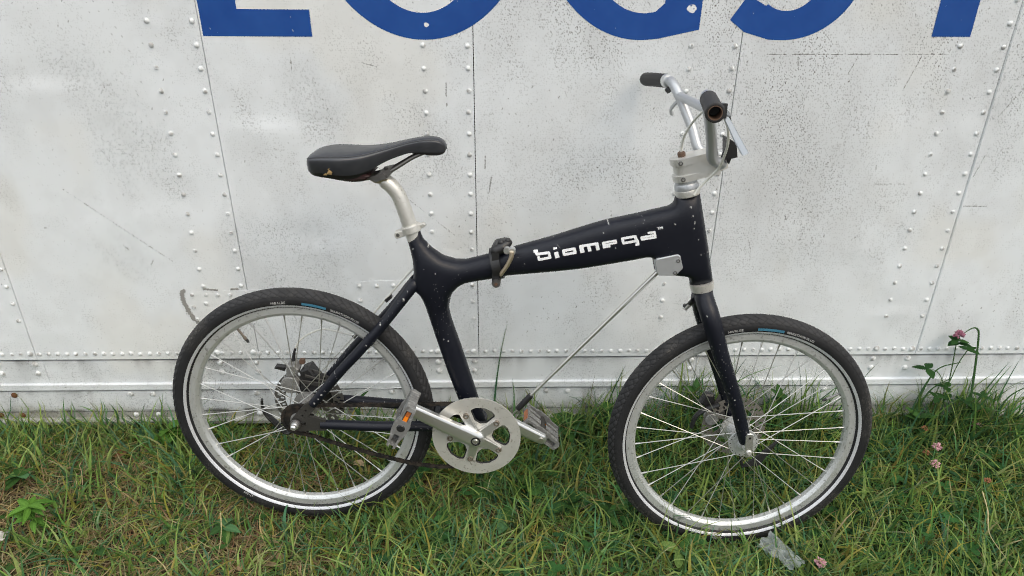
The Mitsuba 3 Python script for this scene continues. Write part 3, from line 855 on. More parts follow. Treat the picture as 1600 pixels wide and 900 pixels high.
R_('saddle__tear', cat([hull([(.1330, .6195, -.0752), (.1440, .6185, -.0750), (.1465, .6250, -.0753), (.1400, .6300, -.0756), (.1405, .6240, -.0775), (.1360, .6210, -.0768)]),
                        hull([(.1265, .6175, -.0745), (.1345, .6180, -.0755), (.1330, .6225, -.0752), (.1280, .6200, -.0752)]), hull([(.1380, .6280, -.0752), (.1420, .6335, -.0752), (.1370, .6310, -.0755)])]), 'foam', False)
R_('saddle_clamp', cat([hull([(u, v_, w) for (u, v_) in [(.213, .598), (.226, .592), (.250, .602), (.262, .613), (.256, .621), (.238, .616)] for w in (-.027, .027)]),
                        tube([(.242, .606, -.034), (.242, .606, .034)], .0068, 14), lathe([(0, .004), (.026, .004)], (.246, .622, -.006), (.238, .600, -.006), 10)]), 'steel_dark')
R_('saddle_clamp__lower_cradle', hull([(.212, .594, -.018), (.212, .594, .018), (.250, .597, -.018), (.250, .597, .018), (.236, .586, -.013), (.236, .586, .013), (.221, .587, -.013), (.221, .587, .013)]), 'brass_worn')

# --- fork and steering (in the steered frame, origin at the front axle)
hb, ht = np.array([-.1373, .4097, 0]), np.array([-.19025, .6205, 0])
fd = (ht - hb) / np.linalg.norm(ht - hb)
F_('headset', lathe([(-.0185, .0240), (-.0170, .0262), (-.001, .0275), (.0015, .0275)], hb, ht, 36), 'alu')
F_('headset', lathe([(-.002, .0262), (.000, .0270), (.011, .0270), (.0125, .0262)], ht - fd * .004, ht + fd, 36), 'alu')
F_('headset', lathe([(.0125, .0258), (.0135, .0264), (.0215, .0262), (.0262, .0240), (.0270, .0225), (.0345, .0225)], ht - fd * .004, ht + fd, 36), 'alu_bar')
F_('fork', cat([lathe([(0, .0200), (.014, .0218), (.034, .0225), (.040, .0200)], hb - fd * .056, hb, 32)]
               + [tube([tuple(hb - fd * .026 + np.array([0, 0, .004 * s])), (-.1290, .3690, .022 * s), (-.1190, .3360, .043 * s), (-.0890, .2500, .0530 * s), (-.0420, .1300, .0560 * s), (-.0090, .0300, .0570 * s), (-.0055, .0165, .0570 * s)],
                       [.0200, .0215, .0215, .0185, .0165, .0148, .0125], 22, 7) for s in (-1, 1)]), 'paint_frame')
F_('fork__brake_boss', cat([tube([(-.148, .360, .012), (-.1545, .338, .030), (-.1580, .333, .044)], [.006, .006, .005], 10)]), 'black_plastic')
F_('fork__boss_bolt', tube([(-.1500, .352, .018), (-.1600, .331, .026)], .0038, 10), 'alu_bright')
for s in (-1, 1):
    F_('fork__end', cat([slab([(-.0120, .0440), (-.0095, .0510), (-.0020, .0530), (.0055, .0490), (.0085, .0100), (.0090, -.012), (-.006, -.014), (-.0100, .008)], .0735 * s - .003, .0735 * s + .003, .0008)]), 'alu_bright')
    F_('fork__end_eye', ring([(.0030, -.0008), (.0001, -.0008), (.0001, .0008), (.0030, .0008)], 20, True, (-.0025, .0405, .0766 * s)), 'dark_gap')
# stem
fx = np.array([fd[1], -fd[0], 0])                    # forward, square to the steerer


def st(a, b, w=0):
    """point a metres forward of the steerer and b up it from the top of the head tube"""
    return ht + fd * b + fx * a + np.array([0, 0, w])


def stem_block(b0, b1, wide):
    pp = []
    for b in (b0, b1):
        for q in np.linspace(95, 265, 12):
            t = math.radians(q)
            pp.append(st(wide * math.cos(t), b, wide * math.sin(t)))
        for a_, w_ in ((.030, .026), (.071, .0235), (.071, -.0235), (.030, -.026)):
            pp.append(st(a_, b, w_))
    return hull(pp)


F_('stem', cat([stem_block(.0655, .0800, .0268), stem_block(.0420, .0670, .0225), stem_block(.0290, .0430, .0268), hull([st(.02, .033, w) for w in (-.0215, .0215)] + [st(.02, .077, w) for w in (-.0215, .0215)] + [st(.068, .033, w) for w in (-.0225, .0225)] + [st(.068, .072, w) for w in (-.0225, .0225)])]), 'alu', 25)
F_('stem__cap_plate', hull([st(a_, b, w) for a_, b, w in [(.0735, .034, .022), (.0735, .034, -.022), (.0735, .062, .022), (.0735, .062, -.022), (.088, .037, .020), (.088, .037, -.020), (.0900, .054, .020), (.0900, .054, -.020)]]), 'alu')
for b in (.072, .036):
    F_('stem__bolt', cat([ring([(.0048, 0), (.0048, -.0016), (.0030, -.0018), (.0026, .0012), (.0001, .0012)], 18, False, st(-.010, b, -.0252))]), 'steel_dark')
F_('stem__top_nut', lathe([(0, .0078), (.004, .0086), (.009, .0086), (.011, .0070)], st(0, .0795), st(0, 1), 8), 'rust_cap')
# handlebar
CL = st(.070, .052)
bar = []
for s in (-1, 1):
    bar.append(tube([(CL[0], CL[1], .0), (CL[0], CL[1], .026 * s), (CL[0] - .001, CL[1] + .004, .040 * s), (-.1600, .705, .0540 * s), (-.1720, .745, .0760 * s), (-.1885, .790, .1050 * s), (-.1995, .8155, .1220 * s), (-.2070, .8320, .1380 * s), (-.2130, .8395, .1600 * s), (-.2230, .8360, .2150 * s), (-.2300, .8330, .250 * s)],
                     .0113, 20, 7))
bar.append(tube([(-.1965, .8110, -.118), (-.1965, .8110, .118)], .0098, 18))
F_('handlebar', cat(bar), 'alu_bar')


def ring_tube(a, b, t0, t1, ri, ro):
    """an open thin-walled tube end along a to b"""
    d = (b - a) / np.linalg.norm(b - a)
    x_ = np.cross(d, [0, 1, 0])
    x_ /= np.linalg.norm(x_)
    y_ = np.cross(d, x_)
    th = np.arange(28) * 2 * np.pi / 28
    c_ = np.cos(th)[:, None] * x_ + np.sin(th)[:, None] * y_
    v_ = np.vstack([a + d * t + r * c_ for t, r in ((t0, ri), (t1, ri), (t1, ro), (t0, ro))])
    j_ = np.arange(28)
    return TM(v_, np.vstack([np.stack([k * 28 + j_, k * 28 + (j_ + 1) % 28, ((k + 1) % 4) * 28 + (j_ + 1) % 28, ((k + 1) % 4) * 28 + j_], -1) for k in range(4)]))


for s in (-1, 1):
    F_('grip_collar', tube([(-.2135, .8393, .1615 * s), (-.2162, .8384, .1770 * s)], .0152, 22), 'alu_bright')
    g0, g1 = np.array([-.2165, .8383, .178 * s]), np.array([-.2400, .8302, .308 * s])
    if s > 0:
        F_('grip', lathe([(0, .0148), (.002, .0158), (.120, .0162), (.128, .0150), (.1325, .0105), (.134, 0)], g0, g1, 26), 'black_grip')
    else:
        F_('grip', lathe([(0, .0150), (.002, .0160), (.100, .0163), (.124, .0172), (.1295, .0168), (.1305, .0148), (.1302, .0126), (.0900, .0118), (.0900, .0)], g0, g1, 30), 'black_grip')
        dg = (g1 - g0) / np.linalg.norm(g1 - g0)
        F_('grip_001__tube_end', ring_tube(g0, g1, .1000, .1308, .0110, .0124), 'rust_cap')
# brake levers
lm = [tube([(-.2120, .8350, -.150), (-.1930, .8230, -.158), (-.1780, .8120, -.162)], [.0070, .0075, .0060], 12, 4),
      hull([(-.190, .826, -.150), (-.178, .818, -.152), (-.176, .800, -.162), (-.168, .806, -.166), (-.186, .812, -.168), (-.180, .825, -.166)])]
for (a0_, b0_, w0_, h0_), (a1_, b1_, w1_, h1_) in zip(*[iter_ for iter_ in ([(-.178, .808, -.160, .0045), (-.1690, .7900, -.174, .0052), (-.1600, .7690, -.192, .0064)], [(-.1690, .7900, -.174, .0052), (-.1600, .7690, -.192, .0064), (-.1500, .7450, -.220, .0062)])]):
    lm.append(hull([(a_ + k * h_, b_ + k * h_ * .40, w_ + z_) for a_, b_, w_, h_ in ((a0_, b0_, w0_, h0_), (a1_, b1_, w1_, h1_)) for k, z_ in ((-1, 0), (-.75, .0022), (-.75, -.0022), (.75, .0022), (.75, -.0022), (1, 0))]))
F_('brake_lever', cat(lm), 'lever_grey')
F_('brake_lever__pivot', cat([hull([(-.187 + a_, .8230 + b_, w) for a_ in (-.006, .010) for b_ in (-.020, .006) for w in (-.152, -.170)]), tube([(-.170, .812, -.150), (-.163, .796, -.153)], [.003, .002], 8)]), 'black_plastic')
lm = [tube([(-.2120, .8350, .150), (-.1950, .8230, .158), (-.1820, .8120, .162)], [.0070, .0075, .0060], 12, 4),
      tube([(-.1830, .8100, .163), (-.1860, .7920, .180), (-.1930, .7730, .203), (-.1900, .7620, .216), (-.1850, .7585, .222)], [.0050, .0056, .0060, .0066, .0060], 12, 5, flat=.6)]
F_('brake_lever', cat(lm), 'alu_bar')
F_('brake_lever_001__clamp', tube([(-.2150, .8230, .165), (-.2100, .8170, .160)], .0080, 12), 'black_plastic')
F_('lamp_bracket', cat([hull([(-.1370, .7500, w) for w in (-.060, -.030)] + [(-.1150, .7370, w) for w in (-.060, -.030)] + [(-.1100, .7080, w) for w in (-.060, -.034)] + [(-.1330, .7020, w) for w in (-.055, -.035)]),
                        hull([(-.1300, .7060, w) for w in (-.058, -.040)] + [(-.124, .6930, w) for w in (-.055, -.044)] + [(-.121, .7060, w) for w in (-.058, -.040)]), tube([(CL[0], CL[1], -.034), (-.128, .722, -.042)], .006, 10)]), 'black_plastic')
F_('brake_cable', tube([tuple(st(0, .0880)), (-.2135, .7200, -.006), (-.2165, .7480, -.032), (-.2110, .7830, -.070), (-.2000, .8100, -.108), (-.1880, .8160, -.140)], .0027, 10, 7), 'housing_clear')
F_('brake_cable', tube([(-.1780, .8080, -.150), (-.1630, .7800, -.142), (-.1520, .7460, -.118), (-.1470, .7150, -.088), (-.1460, .6850, -.058), (-.1600, .6560, -.036), (-.1740, .6350, -.028), (-.182, .62, -.027)], .0027, 10, 7), 'housing_clear')


# --- wheels
def tyre_mesh(n=900, m=44, seed=0):
    th = np.arange(n) * 2 * np.pi / n
    ph = np.linspace(-np.pi, np.pi, m, endpoint=False)
    TH, PH = np.meshgrid(th, ph, indexing='ij')
    a = np.full_like(TH, .0237)
    tread = np.abs(PH) < 1.12
    # curved sipes: repeated arcs leaning with the distance from the middle of the tread
    g = (TH * 96 / (2 * np.pi) + 1.5 * np.abs(PH) ** 1.3 + .5 * (PH > 0)) % 1.0
    groove = np.exp(-((g - .5) / .10) ** 2)
    g2 = (TH * 96 / (2 * np.pi) - 1.1 * np.abs(PH) + .25) % 1.0
    groove = np.maximum(groove, np.exp(-((g2 - .5) / .08) ** 2) * (np.abs(PH) > .55))
    rib = np.exp(-((np.abs(PH) - 1.10) / .05) ** 2)
    a = a + np.where(tread, .0009 - .0022 * groove * (np.abs(PH) > .12), 0) - .0010 * rib
    a = np.where(np.abs(PH) > 1.3, a - .0003, a)
    rr, ww = .3045 + a * np.cos(PH), a * np.sin(PH)
    v = np.stack([np.cos(TH) * rr, np.sin(TH) * rr, ww], -1).reshape(-1, 3)
    i, j = np.meshgrid(np.arange(n), np.arange(m), indexing='ij')
    q = np.stack([i * m + j, ((i + 1) % n) * m + j, ((i + 1) % n) * m + (j + 1) % m, i * m + (j + 1) % m], -1).reshape(-1, 4)
    return TM(v, q), np.column_stack([(TH / (2 * np.pi)).ravel(), PH.ravel()])


TYRE, TYRE_UV = tyre_mesh()
RIM = ring([(.2855, -.0128), (.2855, -.0108), (.2790, -.0104), (.2720, -.0080), (.2720, .0080), (.2790, .0104), (.2855, .0108), (.2855, .0128), (.2705, .0128), (.2690, .0122), (.2625, .0075), (.2612, .0050), (.2612, -.0050), (.2625, -.0075), (.2690, -.0122), (.2705, -.0128)], 240)


def sidewall(r):
    """offset -w of the tyre's near face at radius r"""
    return -math.sqrt(max(.0237 ** 2 - (r - .3045) ** 2, 1e-9))


STRIPE = ring([(r, sidewall(r) - .0009) for r in (.2888, .2903, .2920, .2936, .2950)], 360, False)


def wheel_text(text, height, a0, r0, squeeze=1.0):
    """lettering along the sidewall: starts at angle a0 (degrees), reads clockwise, baseline radius r0"""
    m = meshkit.text_mesh(text, height, .0002)
    v = np.array(m.vertices)
    rad = r0 + v[:, 1]
    ang = math.radians(a0) - v[:, 0] * squeeze / r0
    w = np.array([sidewall(q) for q in rad]) - .0006 - v[:, 2]
    return TM(np.column_stack([np.cos(ang) * rad, np.sin(ang) * rad, w]), m.faces)


def band(a0, a1, r0, r1):
    t = np.radians(np.linspace(a0, a1, 24))
    v = [(math.cos(q) * r, math.sin(q) * r, sidewall(r) - .0007) for q in t for r in np.linspace(r0, r1, 3)]
    f = [(k * 3 + j, (k + 1) * 3 + j, (k + 1) * 3 + j + 1, k * 3 + j + 1) for k in range(23) for j in range(2)]
    return TM(v, f)


def wheel(PUT, hub_r, a_text, a_blue, a_mar, mud):
    key = key_of(f'{BIKE}__wheel')[len(BIKE) + 2:]
    pre = key + '__'
    PUT(pre + 'tyre', TYRE, 'rubber', True, uv=TYRE_UV)
    PUT(pre + 'rim', RIM, 'alu_rim', 40)
    PUT(pre + 'reflective_stripe', STRIPE, 'reflective', True)
    PUT(pre + 'tyre_print', wheel_text('HWALBE', .0062, a_text, .2985), 'grey_print', False)
    PUT(pre + 'tyre_print', wheel_text('MARATHON PLUS', .0060, a_mar, .2985), 'grey_print', False)
    PUT(pre + 'tyre_print', wheel_text('47-559', .0050, -121 if mud else -93, .297), 'grey_print', False)
    PUT(pre + 'tyre_label', band(a_blue[0], a_blue[1], .2980, .3045), 'blue_print', True)
    for k in range(36):
        side = -1 if k % 2 == 0 else 1
        lead = 1 if (k // 2) % 2 == 0 else -1
        th = math.radians(5 + 10 * k)
        hb_ = th + math.radians(66) * lead
        w0 = side * (.031 + .003 * lead)
        p0 = np.array([math.cos(hb_) * hub_r, math.sin(hb_) * hub_r, w0])
        p1 = np.array([math.cos(th) * .2630, math.sin(th) * .2630, side * .0022])
        d = (p1 - p0) / np.linalg.norm(p1 - p0)
        PUT(pre + 'spoke', tube([p0, p1 - d * .016, p1 - d * .0155, p1], [.00110, .00110, .0021, .0021], 6), 'steel', 30)
    return pre


wr = wheel(R_, .029, 98.0, (84.0, 73.0), 71.0, True)
wf = wheel(F_, .030, 103.2, (90.0, 78.0), 76.8, False)
R_(wr + 'hub', lathe([(0, .006), (.002, .018), (.018, .0205), (.022, .0335), (.026, .0335), (.028, .018), (.052, .015), (.078, .018), (.080, .0335), (.084, .0335), (.088, .021), (.108, .020), (.110, .008)], (0, 0, -.055), (0, 0, 1), 36), 'grey_cast')
F_(wf + 'hub', lathe([(0, .008), (.002, .013), (.012, .016), (.014, .0365), (.018, .0370), (.021, .0220), (.034, .0180), (.070, .0200), (.078, .0220), (.081, .0370), (.085, .0365), (.088, .020), (.098, .016), (.100, .008)], (0, 0, -.050), (0, 0, 1), 40), 'alu_rim')
# flange holes of the front hub show as small dark dots
hm = [ring([(.0001, 0), (.0014, 0)], 8, False, (.0325 * math.cos(t), .0325 * math.sin(t), -.0366)) for t in np.radians(np.arange(0, 360, 20))]
F_(wf + 'hub_hole', cat(hm), 'dark_gap')
tag(f'{BIKE}__{wf}hub_hole', kind='stuff')
for PUT, pre, q in ((R_, wr, (-.140, .2205)), (F_, wf, (.2340, .1180))):
    d = -np.array([*q, 0]) / np.linalg.norm(q)
    p0 = np.array([*q, 0]) / np.linalg.norm(q) * .262
    PUT(pre + 'valve', lathe([(0, .0030), (.026, .0030), (.0265, .0040), (.033, .0040), (.034, .0028), (.038, .0028)], p0, p0 + d, 12), 'bolt_brown' if PUT is R_ else 'grey_cast')
    PUT(pre + 'valve_cap', lathe([(0, .0036), (.008, .0034), (.0095, .0020)], p0 + d * .0345, p0 + d, 12), 'black_plastic')


def disc(r0, r1, n, w, c=(0, 0)):
    o = Point(0, 0).buffer(r1, quad_segs=24).difference(Point(0, 0).buffer(r0, quad_segs=16))
    for k in range(n):
        t = 2 * np.pi * k / n
        for rr, off, rad in ((r1 - .006, 0, .0030), (r1 - .013, .11, .0034), (r1 - .0205, .22, .0028)):
            x_, y_ = rr * math.cos(t + off), rr * math.sin(t + off)
            o = o.difference(LineString([(x_ * .97, y_ * .97), (x_ * 1.03, y_ * 1.03)]).buffer(rad, quad_segs=3))
    inner = Point(0, 0).buffer(.024).difference(Point(0, 0).buffer(.012))
    arms = [LineString([(0.018 * math.cos(t), .018 * math.sin(t)), ((r0 + .004) * math.cos(t + .5), (r0 + .004) * math.sin(t + .5))]).buffer(.0045) for t in np.arange(6) * np.pi / 3]
    o = unary_union([o, inner] + arms).difference(Point(0, 0).buffer(.012))
    return plate(o, w, w + .0018)


R_(wr + 'brake_disc', disc(.062, .090, 22, .044), 'steel_dark', 20)
F_(wf + 'brake_disc', disc(.055, .082, 20, .043), 'disc_dull', 20)
# axle ends
R_('axle_nut', cat([lathe([(0, .0125), (.002, .0135), (.005, .0135), (.006, .009)], (0, 0, -.0740), (0, 0, 1), 24)]), 'steel_dark')
R_('axle_nut', lathe([(0, .0040), (.003, .0072), (.011, .0072), (.0115, .0096), (.0215, .0096), (.022, .006)], (0, 0, -.0905), (0, 0, 1), 20), 'alu_bright')
R_('axle_nut', lathe([(0, .0096), (.020, .0096), (.022, .006)], (0, 0, .0660), (0, 0, 1), 6), 'steel')
F_('axle_nut', lathe([(0, .0050), (.003, .0072), (.010, .0085), (.030, .0085)], (0, 0, -.0805), (0, 0, 1), 16), 'alu')
F_('quick_release', cat([tube([(0, 0, .066), (.0100, -.040, .0780), (.0400, -.105, .0810), (.0520, -.1470, .0820), (.0560, -.153, .0830)], .004, 8, 4)]), 'black_plastic')
F_('quick_release__blade', hull([(.0500, -.1480, .078), (.0530, -.1530, .078), (.0950, -.1420, .080), (.1380, -.0780, .084), (.1410, -.0680, .084), (.1330, -.0740, .084), (.1000, -.1120, .080), (.078, -.1320, .079)] + [(.0500, -.1480, .072), (.0950, -.1420, .072), (.1400, -.0700, .078), (.1000, -.1120, .073)]), 'black_plastic')
R_('prop_lever', tube([(.000, -.0100, .080), (-.060, -.1050, .0900), (-.0868, -.1290, .0860), (-.1157, -.0945, .0840), (-.1360, -.0680, .0830), (-.1420, -.0440, .0825), (-.1405, -.0260, .082)], [.008, .010, .0115, .0140, .0105, .0075, .0070], 12, 5, flat=.5), 'black_plastic')
# rear caliper on the far side, above the axle
R_('rear_caliper', cat([lathe([(0, .0215), (.002, .0235), (.026, .0235), (.028, .021)], (-.0420, .0480, .0310), (-.0420, .0480, 1), 28),
                        slab([(-.050, .070), (-.022, .076), (-.016, .092), (-.026, .104), (-.046, .103)], .034, .070, .003)]), 'grey_cast')
R_('rear_caliper__body', cat([slab([(-.0200, .030), (-.0120, .088), (.0100, .098), (.0200, .080), (.0300, .066), (.0340, .022), (.004, .008)], .0345, .078, .004),
                              slab([(-.0600, .0750), (-.0860, .0820), (-.0800, .0930), (-.0550, .0900)], .054, .068, .003),
                              slab([(.030, .0300), (.0660, .0160), (.0880, -.0150), (.0800, -.0480), (.0640, -.0100), (.034, .004)], .055, .073, .003)]), 'black_plastic')
R_('rear_caliper__arm', cat([slab([(-.010, .066), (.040, .060), (.060, .050), (.058, .044), (-.010, .056)], .029, .034, .001), slab([(.002, .082), (.052, .066), (.056, .060), (.000, .074)], .029, .034, .001)]), 'grey_iron')
R_('rear_caliper__adjuster', cat([tube([(-.036, .100, .062), (-.0325, .124, .062)], [.0052, .0036], 10), tube([(-.0320, .124, .062), (-.0270, .140, .062)], [.0040, .0024], 10)]), 'black_plastic')
R_('rear_caliper__bolt', box((-.012, .104, .060), (.012, .012, .012)), 'rust_cap')
R_('rear_caliper__cable', tube([(-.0270, .140, .062), (-.0150, .1600, .062), (.0120, .1800, .0625), (.0495, .1940, .063), (.0889, .1860, .064), (.1238, .1790, .064), (.1450, .1950, .066), (.1800, .2400, .066), (.2185, .2880, .060), (.262, .340, .050), (.300, .385, .034)], .0023, 10, 6), 'housing_clear')
for q in ((.2185, .2840, .060), (.1300, .1815, .064)):
    R_('frame__cable_guide', hull([(q[0] + a_, q[1] + b_, q[2] + c_) for a_, b_ in ((-.009, -.004), (.007, .009), (.010, .002), (-.004, -.011)) for c_ in (-.006, .006)]), 'black_plastic')
# front caliper, behind the fork blade
F_('front_caliper', cat([lathe([(0, .0150), (.0015, .0165), (.006, .0165), (.007, .0125), (.010, .0125), (.011, .0165), (.022, .0165)], (-.0600, .0215, .0360), (-.0600, .0215, 1), 24)]), 'grey_cast')
F_('front_caliper__arm', cat([tube([(-.1060, -.0080, .050), (-.0980, .0260, .048), (-.0780, .0480, .044), (-.0450, .0640, .040)], [.0075, .0080, .0075, .0070], 12, 5, flat=.7)]), 'black_plastic')
F_('front_caliper__bracket', plate(Polygon([(-.0580, .0500), (-.0420, .0860), (-.0180, .0900), (-.0200, .0480), (-.0300, .0180), (-.0520, .0080)]).buffer(.002).difference(LineString([(-.038, .060), (-.030, .076)]).buffer(.004)), .050, .054), 'steel_dark')
F_('front_caliper__body', slab([(-.0900, .0600), (-.0780, .0860), (-.0560, .0840), (-.0500, .0560), (-.0700, .0440)], .052, .074, .004), 'black_plastic')

# --- drivetrain
CB = np.array([.4395, -.031])
ca_ = lambda t, r: (CB[0] + r * math.cos(t), CB[1] + r * math.sin(t))
g = Point(*CB).buffer(.1085, quad_segs=40)
A0 = math.radians(40)
holes = []
for k in range(5):
    mid = A0 + math.radians(36 + 72 * k)
    h_ = math.radians(24)
    hole = Polygon([ca_(mid - h_ * 1.04, .0760), ca_(mid - h_ * .6, .0815), ca_(mid, .0835), ca_(mid + h_ * .6, .0815), ca_(mid + h_ * 1.04, .0760), ca_(mid + h_ * .80, .0455), ca_(mid, .0375), ca_(mid - h_ * .80, .0455)])
    g = g.difference(hole.buffer(-.007).buffer(.007, quad_segs=6))
    holes.append(hole.buffer(-.0095).buffer(.007, quad_segs=6))
R_('chain_guard', plate(g, -.0560, -.0535), 'alu', 20)
R_('chain_guard__inner_ring', plate(Point(*CB).buffer(.0905, quad_segs=40).difference(unary_union(holes)), -.0532, -.0500), 'black_plastic', 20)
g2 = Point(*CB).buffer(.0885, quad_segs=40).difference(Point(*CB).buffer(.0835, quad_segs=40))
teeth = [Polygon([ca_(t - .05, .086), ca_(t - .018, .0935), ca_(t + .018, .0935), ca_(t + .05, .086)]) for t in np.arange(44) * 2 * np.pi / 44]
R_('chainring', plate(unary_union([g2] + teeth), -.0490, -.0460), 'chain_steel', 20)
for k in range(5):
    t = A0 + math.radians(72 * k)
    R_('chain_guard__bolt', ring([(.0072, .0040), (.0072, -.0010), (.0066, -.0016), (.0042, -.0016), (.0036, .0010), (.0001, .0010)], 18, False, (*ca_(t, .0645), -.0606)), 'bolt_brown')


def arm(c, tip, w0, w1, r0, r1, th, w0b=None):
    """tapered crank arm between two eyes"""
    out = []
    n = 14
    d = math.atan2(tip[1] - c[1], tip[0] - c[0])
    for (q, r, w) in ((c, r0, w0), (tip, r1, w1)):
        for t in np.linspace(0, 2 * np.pi, n, endpoint=False):
            for k, s in ((0, 1.0), (.0030, 1.0), (th - .0030, 1.0), (th, .72)):
                out.append((q[0] + r * s * math.cos(t), q[1] + r * s * math.sin(t), w + th / 2 - k))
    return hull(out)


RT_, LT_ = np.array([.2790, .0610]), np.array([.6000, -.1230])
sp = [arm(CB, RT_, -.0690, -.0800, .0205, .0148, .0145)]
for k in range(5):
    t = A0 + math.radians(72 * k)
    e1_ = np.array(ca_(t, .066))
    n_ = np.array([-math.sin(t), math.cos(t)])
    sp.append(hull([(*(CB + n_ * s * .0120), w) for s in (-1, 1) for w in (-.0690, -.0600)] + [(*(e1_ + n_ * s * .0078), w) for s in (-1, 1) for w in (-.0600, -.0565)]))
R_('crank', cat(sp), 'alu_bright', 28)
R_('crank__bolt_well', cat([ring([(.0122, .0004), (.0120, -.0010), (.0085, -.0012), (.0080, .0002), (.0001, .0002)], 28, False, (*CB, -.0769))]), 'black_plastic')
R_('crank__bolt', lathe([(0, .0048), (.001, .0058), (.003, .0058)], (*CB, -.0784), (*CB, 1), 16), 'steel')
R_('crank', cat([arm(CB, LT_, .0690, .0800, .0205, .0150, .0145)]), 'alu_bright', 28)
ldir = (LT_ - CB) / np.linalg.norm(LT_ - CB)
lp = np.array([-ldir[1], ldir[0]])
wl = lambda t: .0690 + .0110 * t / np.linalg.norm(LT_ - CB) - .00725
R_('crank_001__recess', hull([(*(CB + ldir * t + lp * q), wl(t) + dz) for t, q in ((.078, .0045), (.078, -.0045), (.072, 0), (.140, .0045), (.140, -.0045), (.146, 0)) for dz in (-.0005, .002)]), 'grey_iron')
R_('crank_001__pedal_eye', lathe([(0, .0062), (.0006, .0062)], (*LT_, .0722), (*LT_, 0), 18), 'steel_dark')


def pedal(c, ang, w_in, w_out):
    """platform pedal: its long side along ang (degrees); returns the pieces by name"""
    d = np.array([math.cos(math.radians(ang)), math.sin(math.radians(ang))])
    n = np.array([-d[1], d[0]])
    X_ = lambda a_, b_: tuple(np.asarray(c) + d * a_ + n * b_)
    s = 1 if w_out > w_in else -1

    def endplate(w):
        o = Polygon([X_(-.0560, -.0080), X_(-.0590, .0000), X_(-.0540, .0100), X_(-.030, .0120), X_(-.012, .0165), X_(.012, .0165), X_(.030, .0120), X_(.0540, .0120), X_(.0590, .0060), X_(.0560, -.0100), X_(.030, -.0110), X_(.012, -.0160), X_(-.012, -.0160), X_(-.030, -.0105)]).buffer(.002)
        for q in (1, -1):
            o = o.difference(Polygon([X_(q * .020, -.0068), X_(q * .020, .0068), X_(q * .0490, .0075), X_(q * .0490, -.0065)]).buffer(-.001).buffer(.001))
        o = o.difference(Polygon([X_(-.045, -.0050), X_(-.045, .0050), X_(-.070, .0056), X_(-.070, -.0050)]))
        o = o.difference(Point(*X_(0, 0)).buffer(.0085))
        return plate(o, min(w, w + s * .005), max(w, w + s * .005))
    body = [endplate(w_out), endplate(w_in)]
    for q in (1, -1):                                            # toothed cage bars front and back
        for k in range(7):
            t0 = w_in + (w_out - w_in) * (k + .08) / 7
            t1 = w_in + (w_out - w_in) * (k + .72) / 7
            body.append(hull([(*X_(q * a_, b_), w) for a_, b_ in ((.0500, -.0105), (.0500, .0115), (.0560, -.0095), (.0560, .0105)) for w in (t0, t1)]))
        body.append(hull([(*X_(q * a_, b_), w) for a_, b_ in ((.0515, -.0085), (.0515, .0085), (.0550, -.0085), (.0550, .0085)) for w in (w_in, w_out)]))
        for k in (-1, 1):
            body.append(hull([(*X_(q * a_, b_ + .0095 * k), w) for a_, b_ in ((.010, -.0015), (.010, .0015), (.050, -.0015), (.050, .0015)) for w in ((w_in + w_out) / 2 - .010, (w_in + w_out) / 2 + .010)]))
            for z in (.2, .8):
                wm = w_in + (w_out - w_in) * z
                body.append(hull([(*X_(q * a_, b_ + .0095 * k), w) for a_, b_ in ((.012, -.0015), (.012, .0015), (.050, -.0015), (.050, .0015)) for w in (wm - .006, wm + .006)]))
    spin = cat([lathe([(0, .0115), (abs(w_out - w_in) - .002, .0115)], (*X_(0, 0), w_in), (*X_(0, 0), w_out * 10), 20)])
    capm = lathe([(0, .0098), (.005, .0098), (.007, .0075)], (*X_(0, 0), w_out), (*X_(0, 0), w_out * 10), 20)
    refl = hull([(*X_(a_, b_), w) for a_ in (.0200, .0325) for b_ in (-.0048, .0048) for w in (w_out - s * .002, w_out + s * .003)])
    refl2 = hull([(*X_(a_, b_), w) for a_ in (.0327, .0460) for b_ in (-.0048, .0048) for w in (w_out - s * .002, w_out + s * .0026)])
    side = [hull([(*X_(q * a_, b_), w) for a_ in (.0545, .0575) for b_ in (-.0065, .0065) for w in ((w_in + w_out) / 2 - .022, (w_in + w_out) / 2 + .022)]) for q in (1, -1)]
    axle = lathe([(0, .0070), (.030, .0070)], (*X_(0, 0), w_in - s * .026), (*X_(0, 0), w_out * 10), 12)
    return cat(body), spin, capm, refl, refl2, side, axle


for c, an, wi, wo in ((RT_ + np.array([.000, .003]), 63.0, -.0950, -.1680), (LT_, -42.0, .0960, .1740)):
    body, spin, capm, refl, refl2, side, axle = pedal(c, an, wi, wo)
    k = R_('pedal', body, 'grey_cast', 20)[len(BIKE) + 2:]
    R_(k + '__barrel', spin, 'grey_iron')
    R_(k + '__dust_cap', capm, 'black_plastic')
    R_(k + '__reflector', refl, 'amber')
    R_(k + '__reflector', refl2, 'amber_dull')
    for q in (side if wo > 0 else []):
        R_(k + '__reflector', q, 'amber_dull')
    R_(k + '__spindle', axle, 'steel')

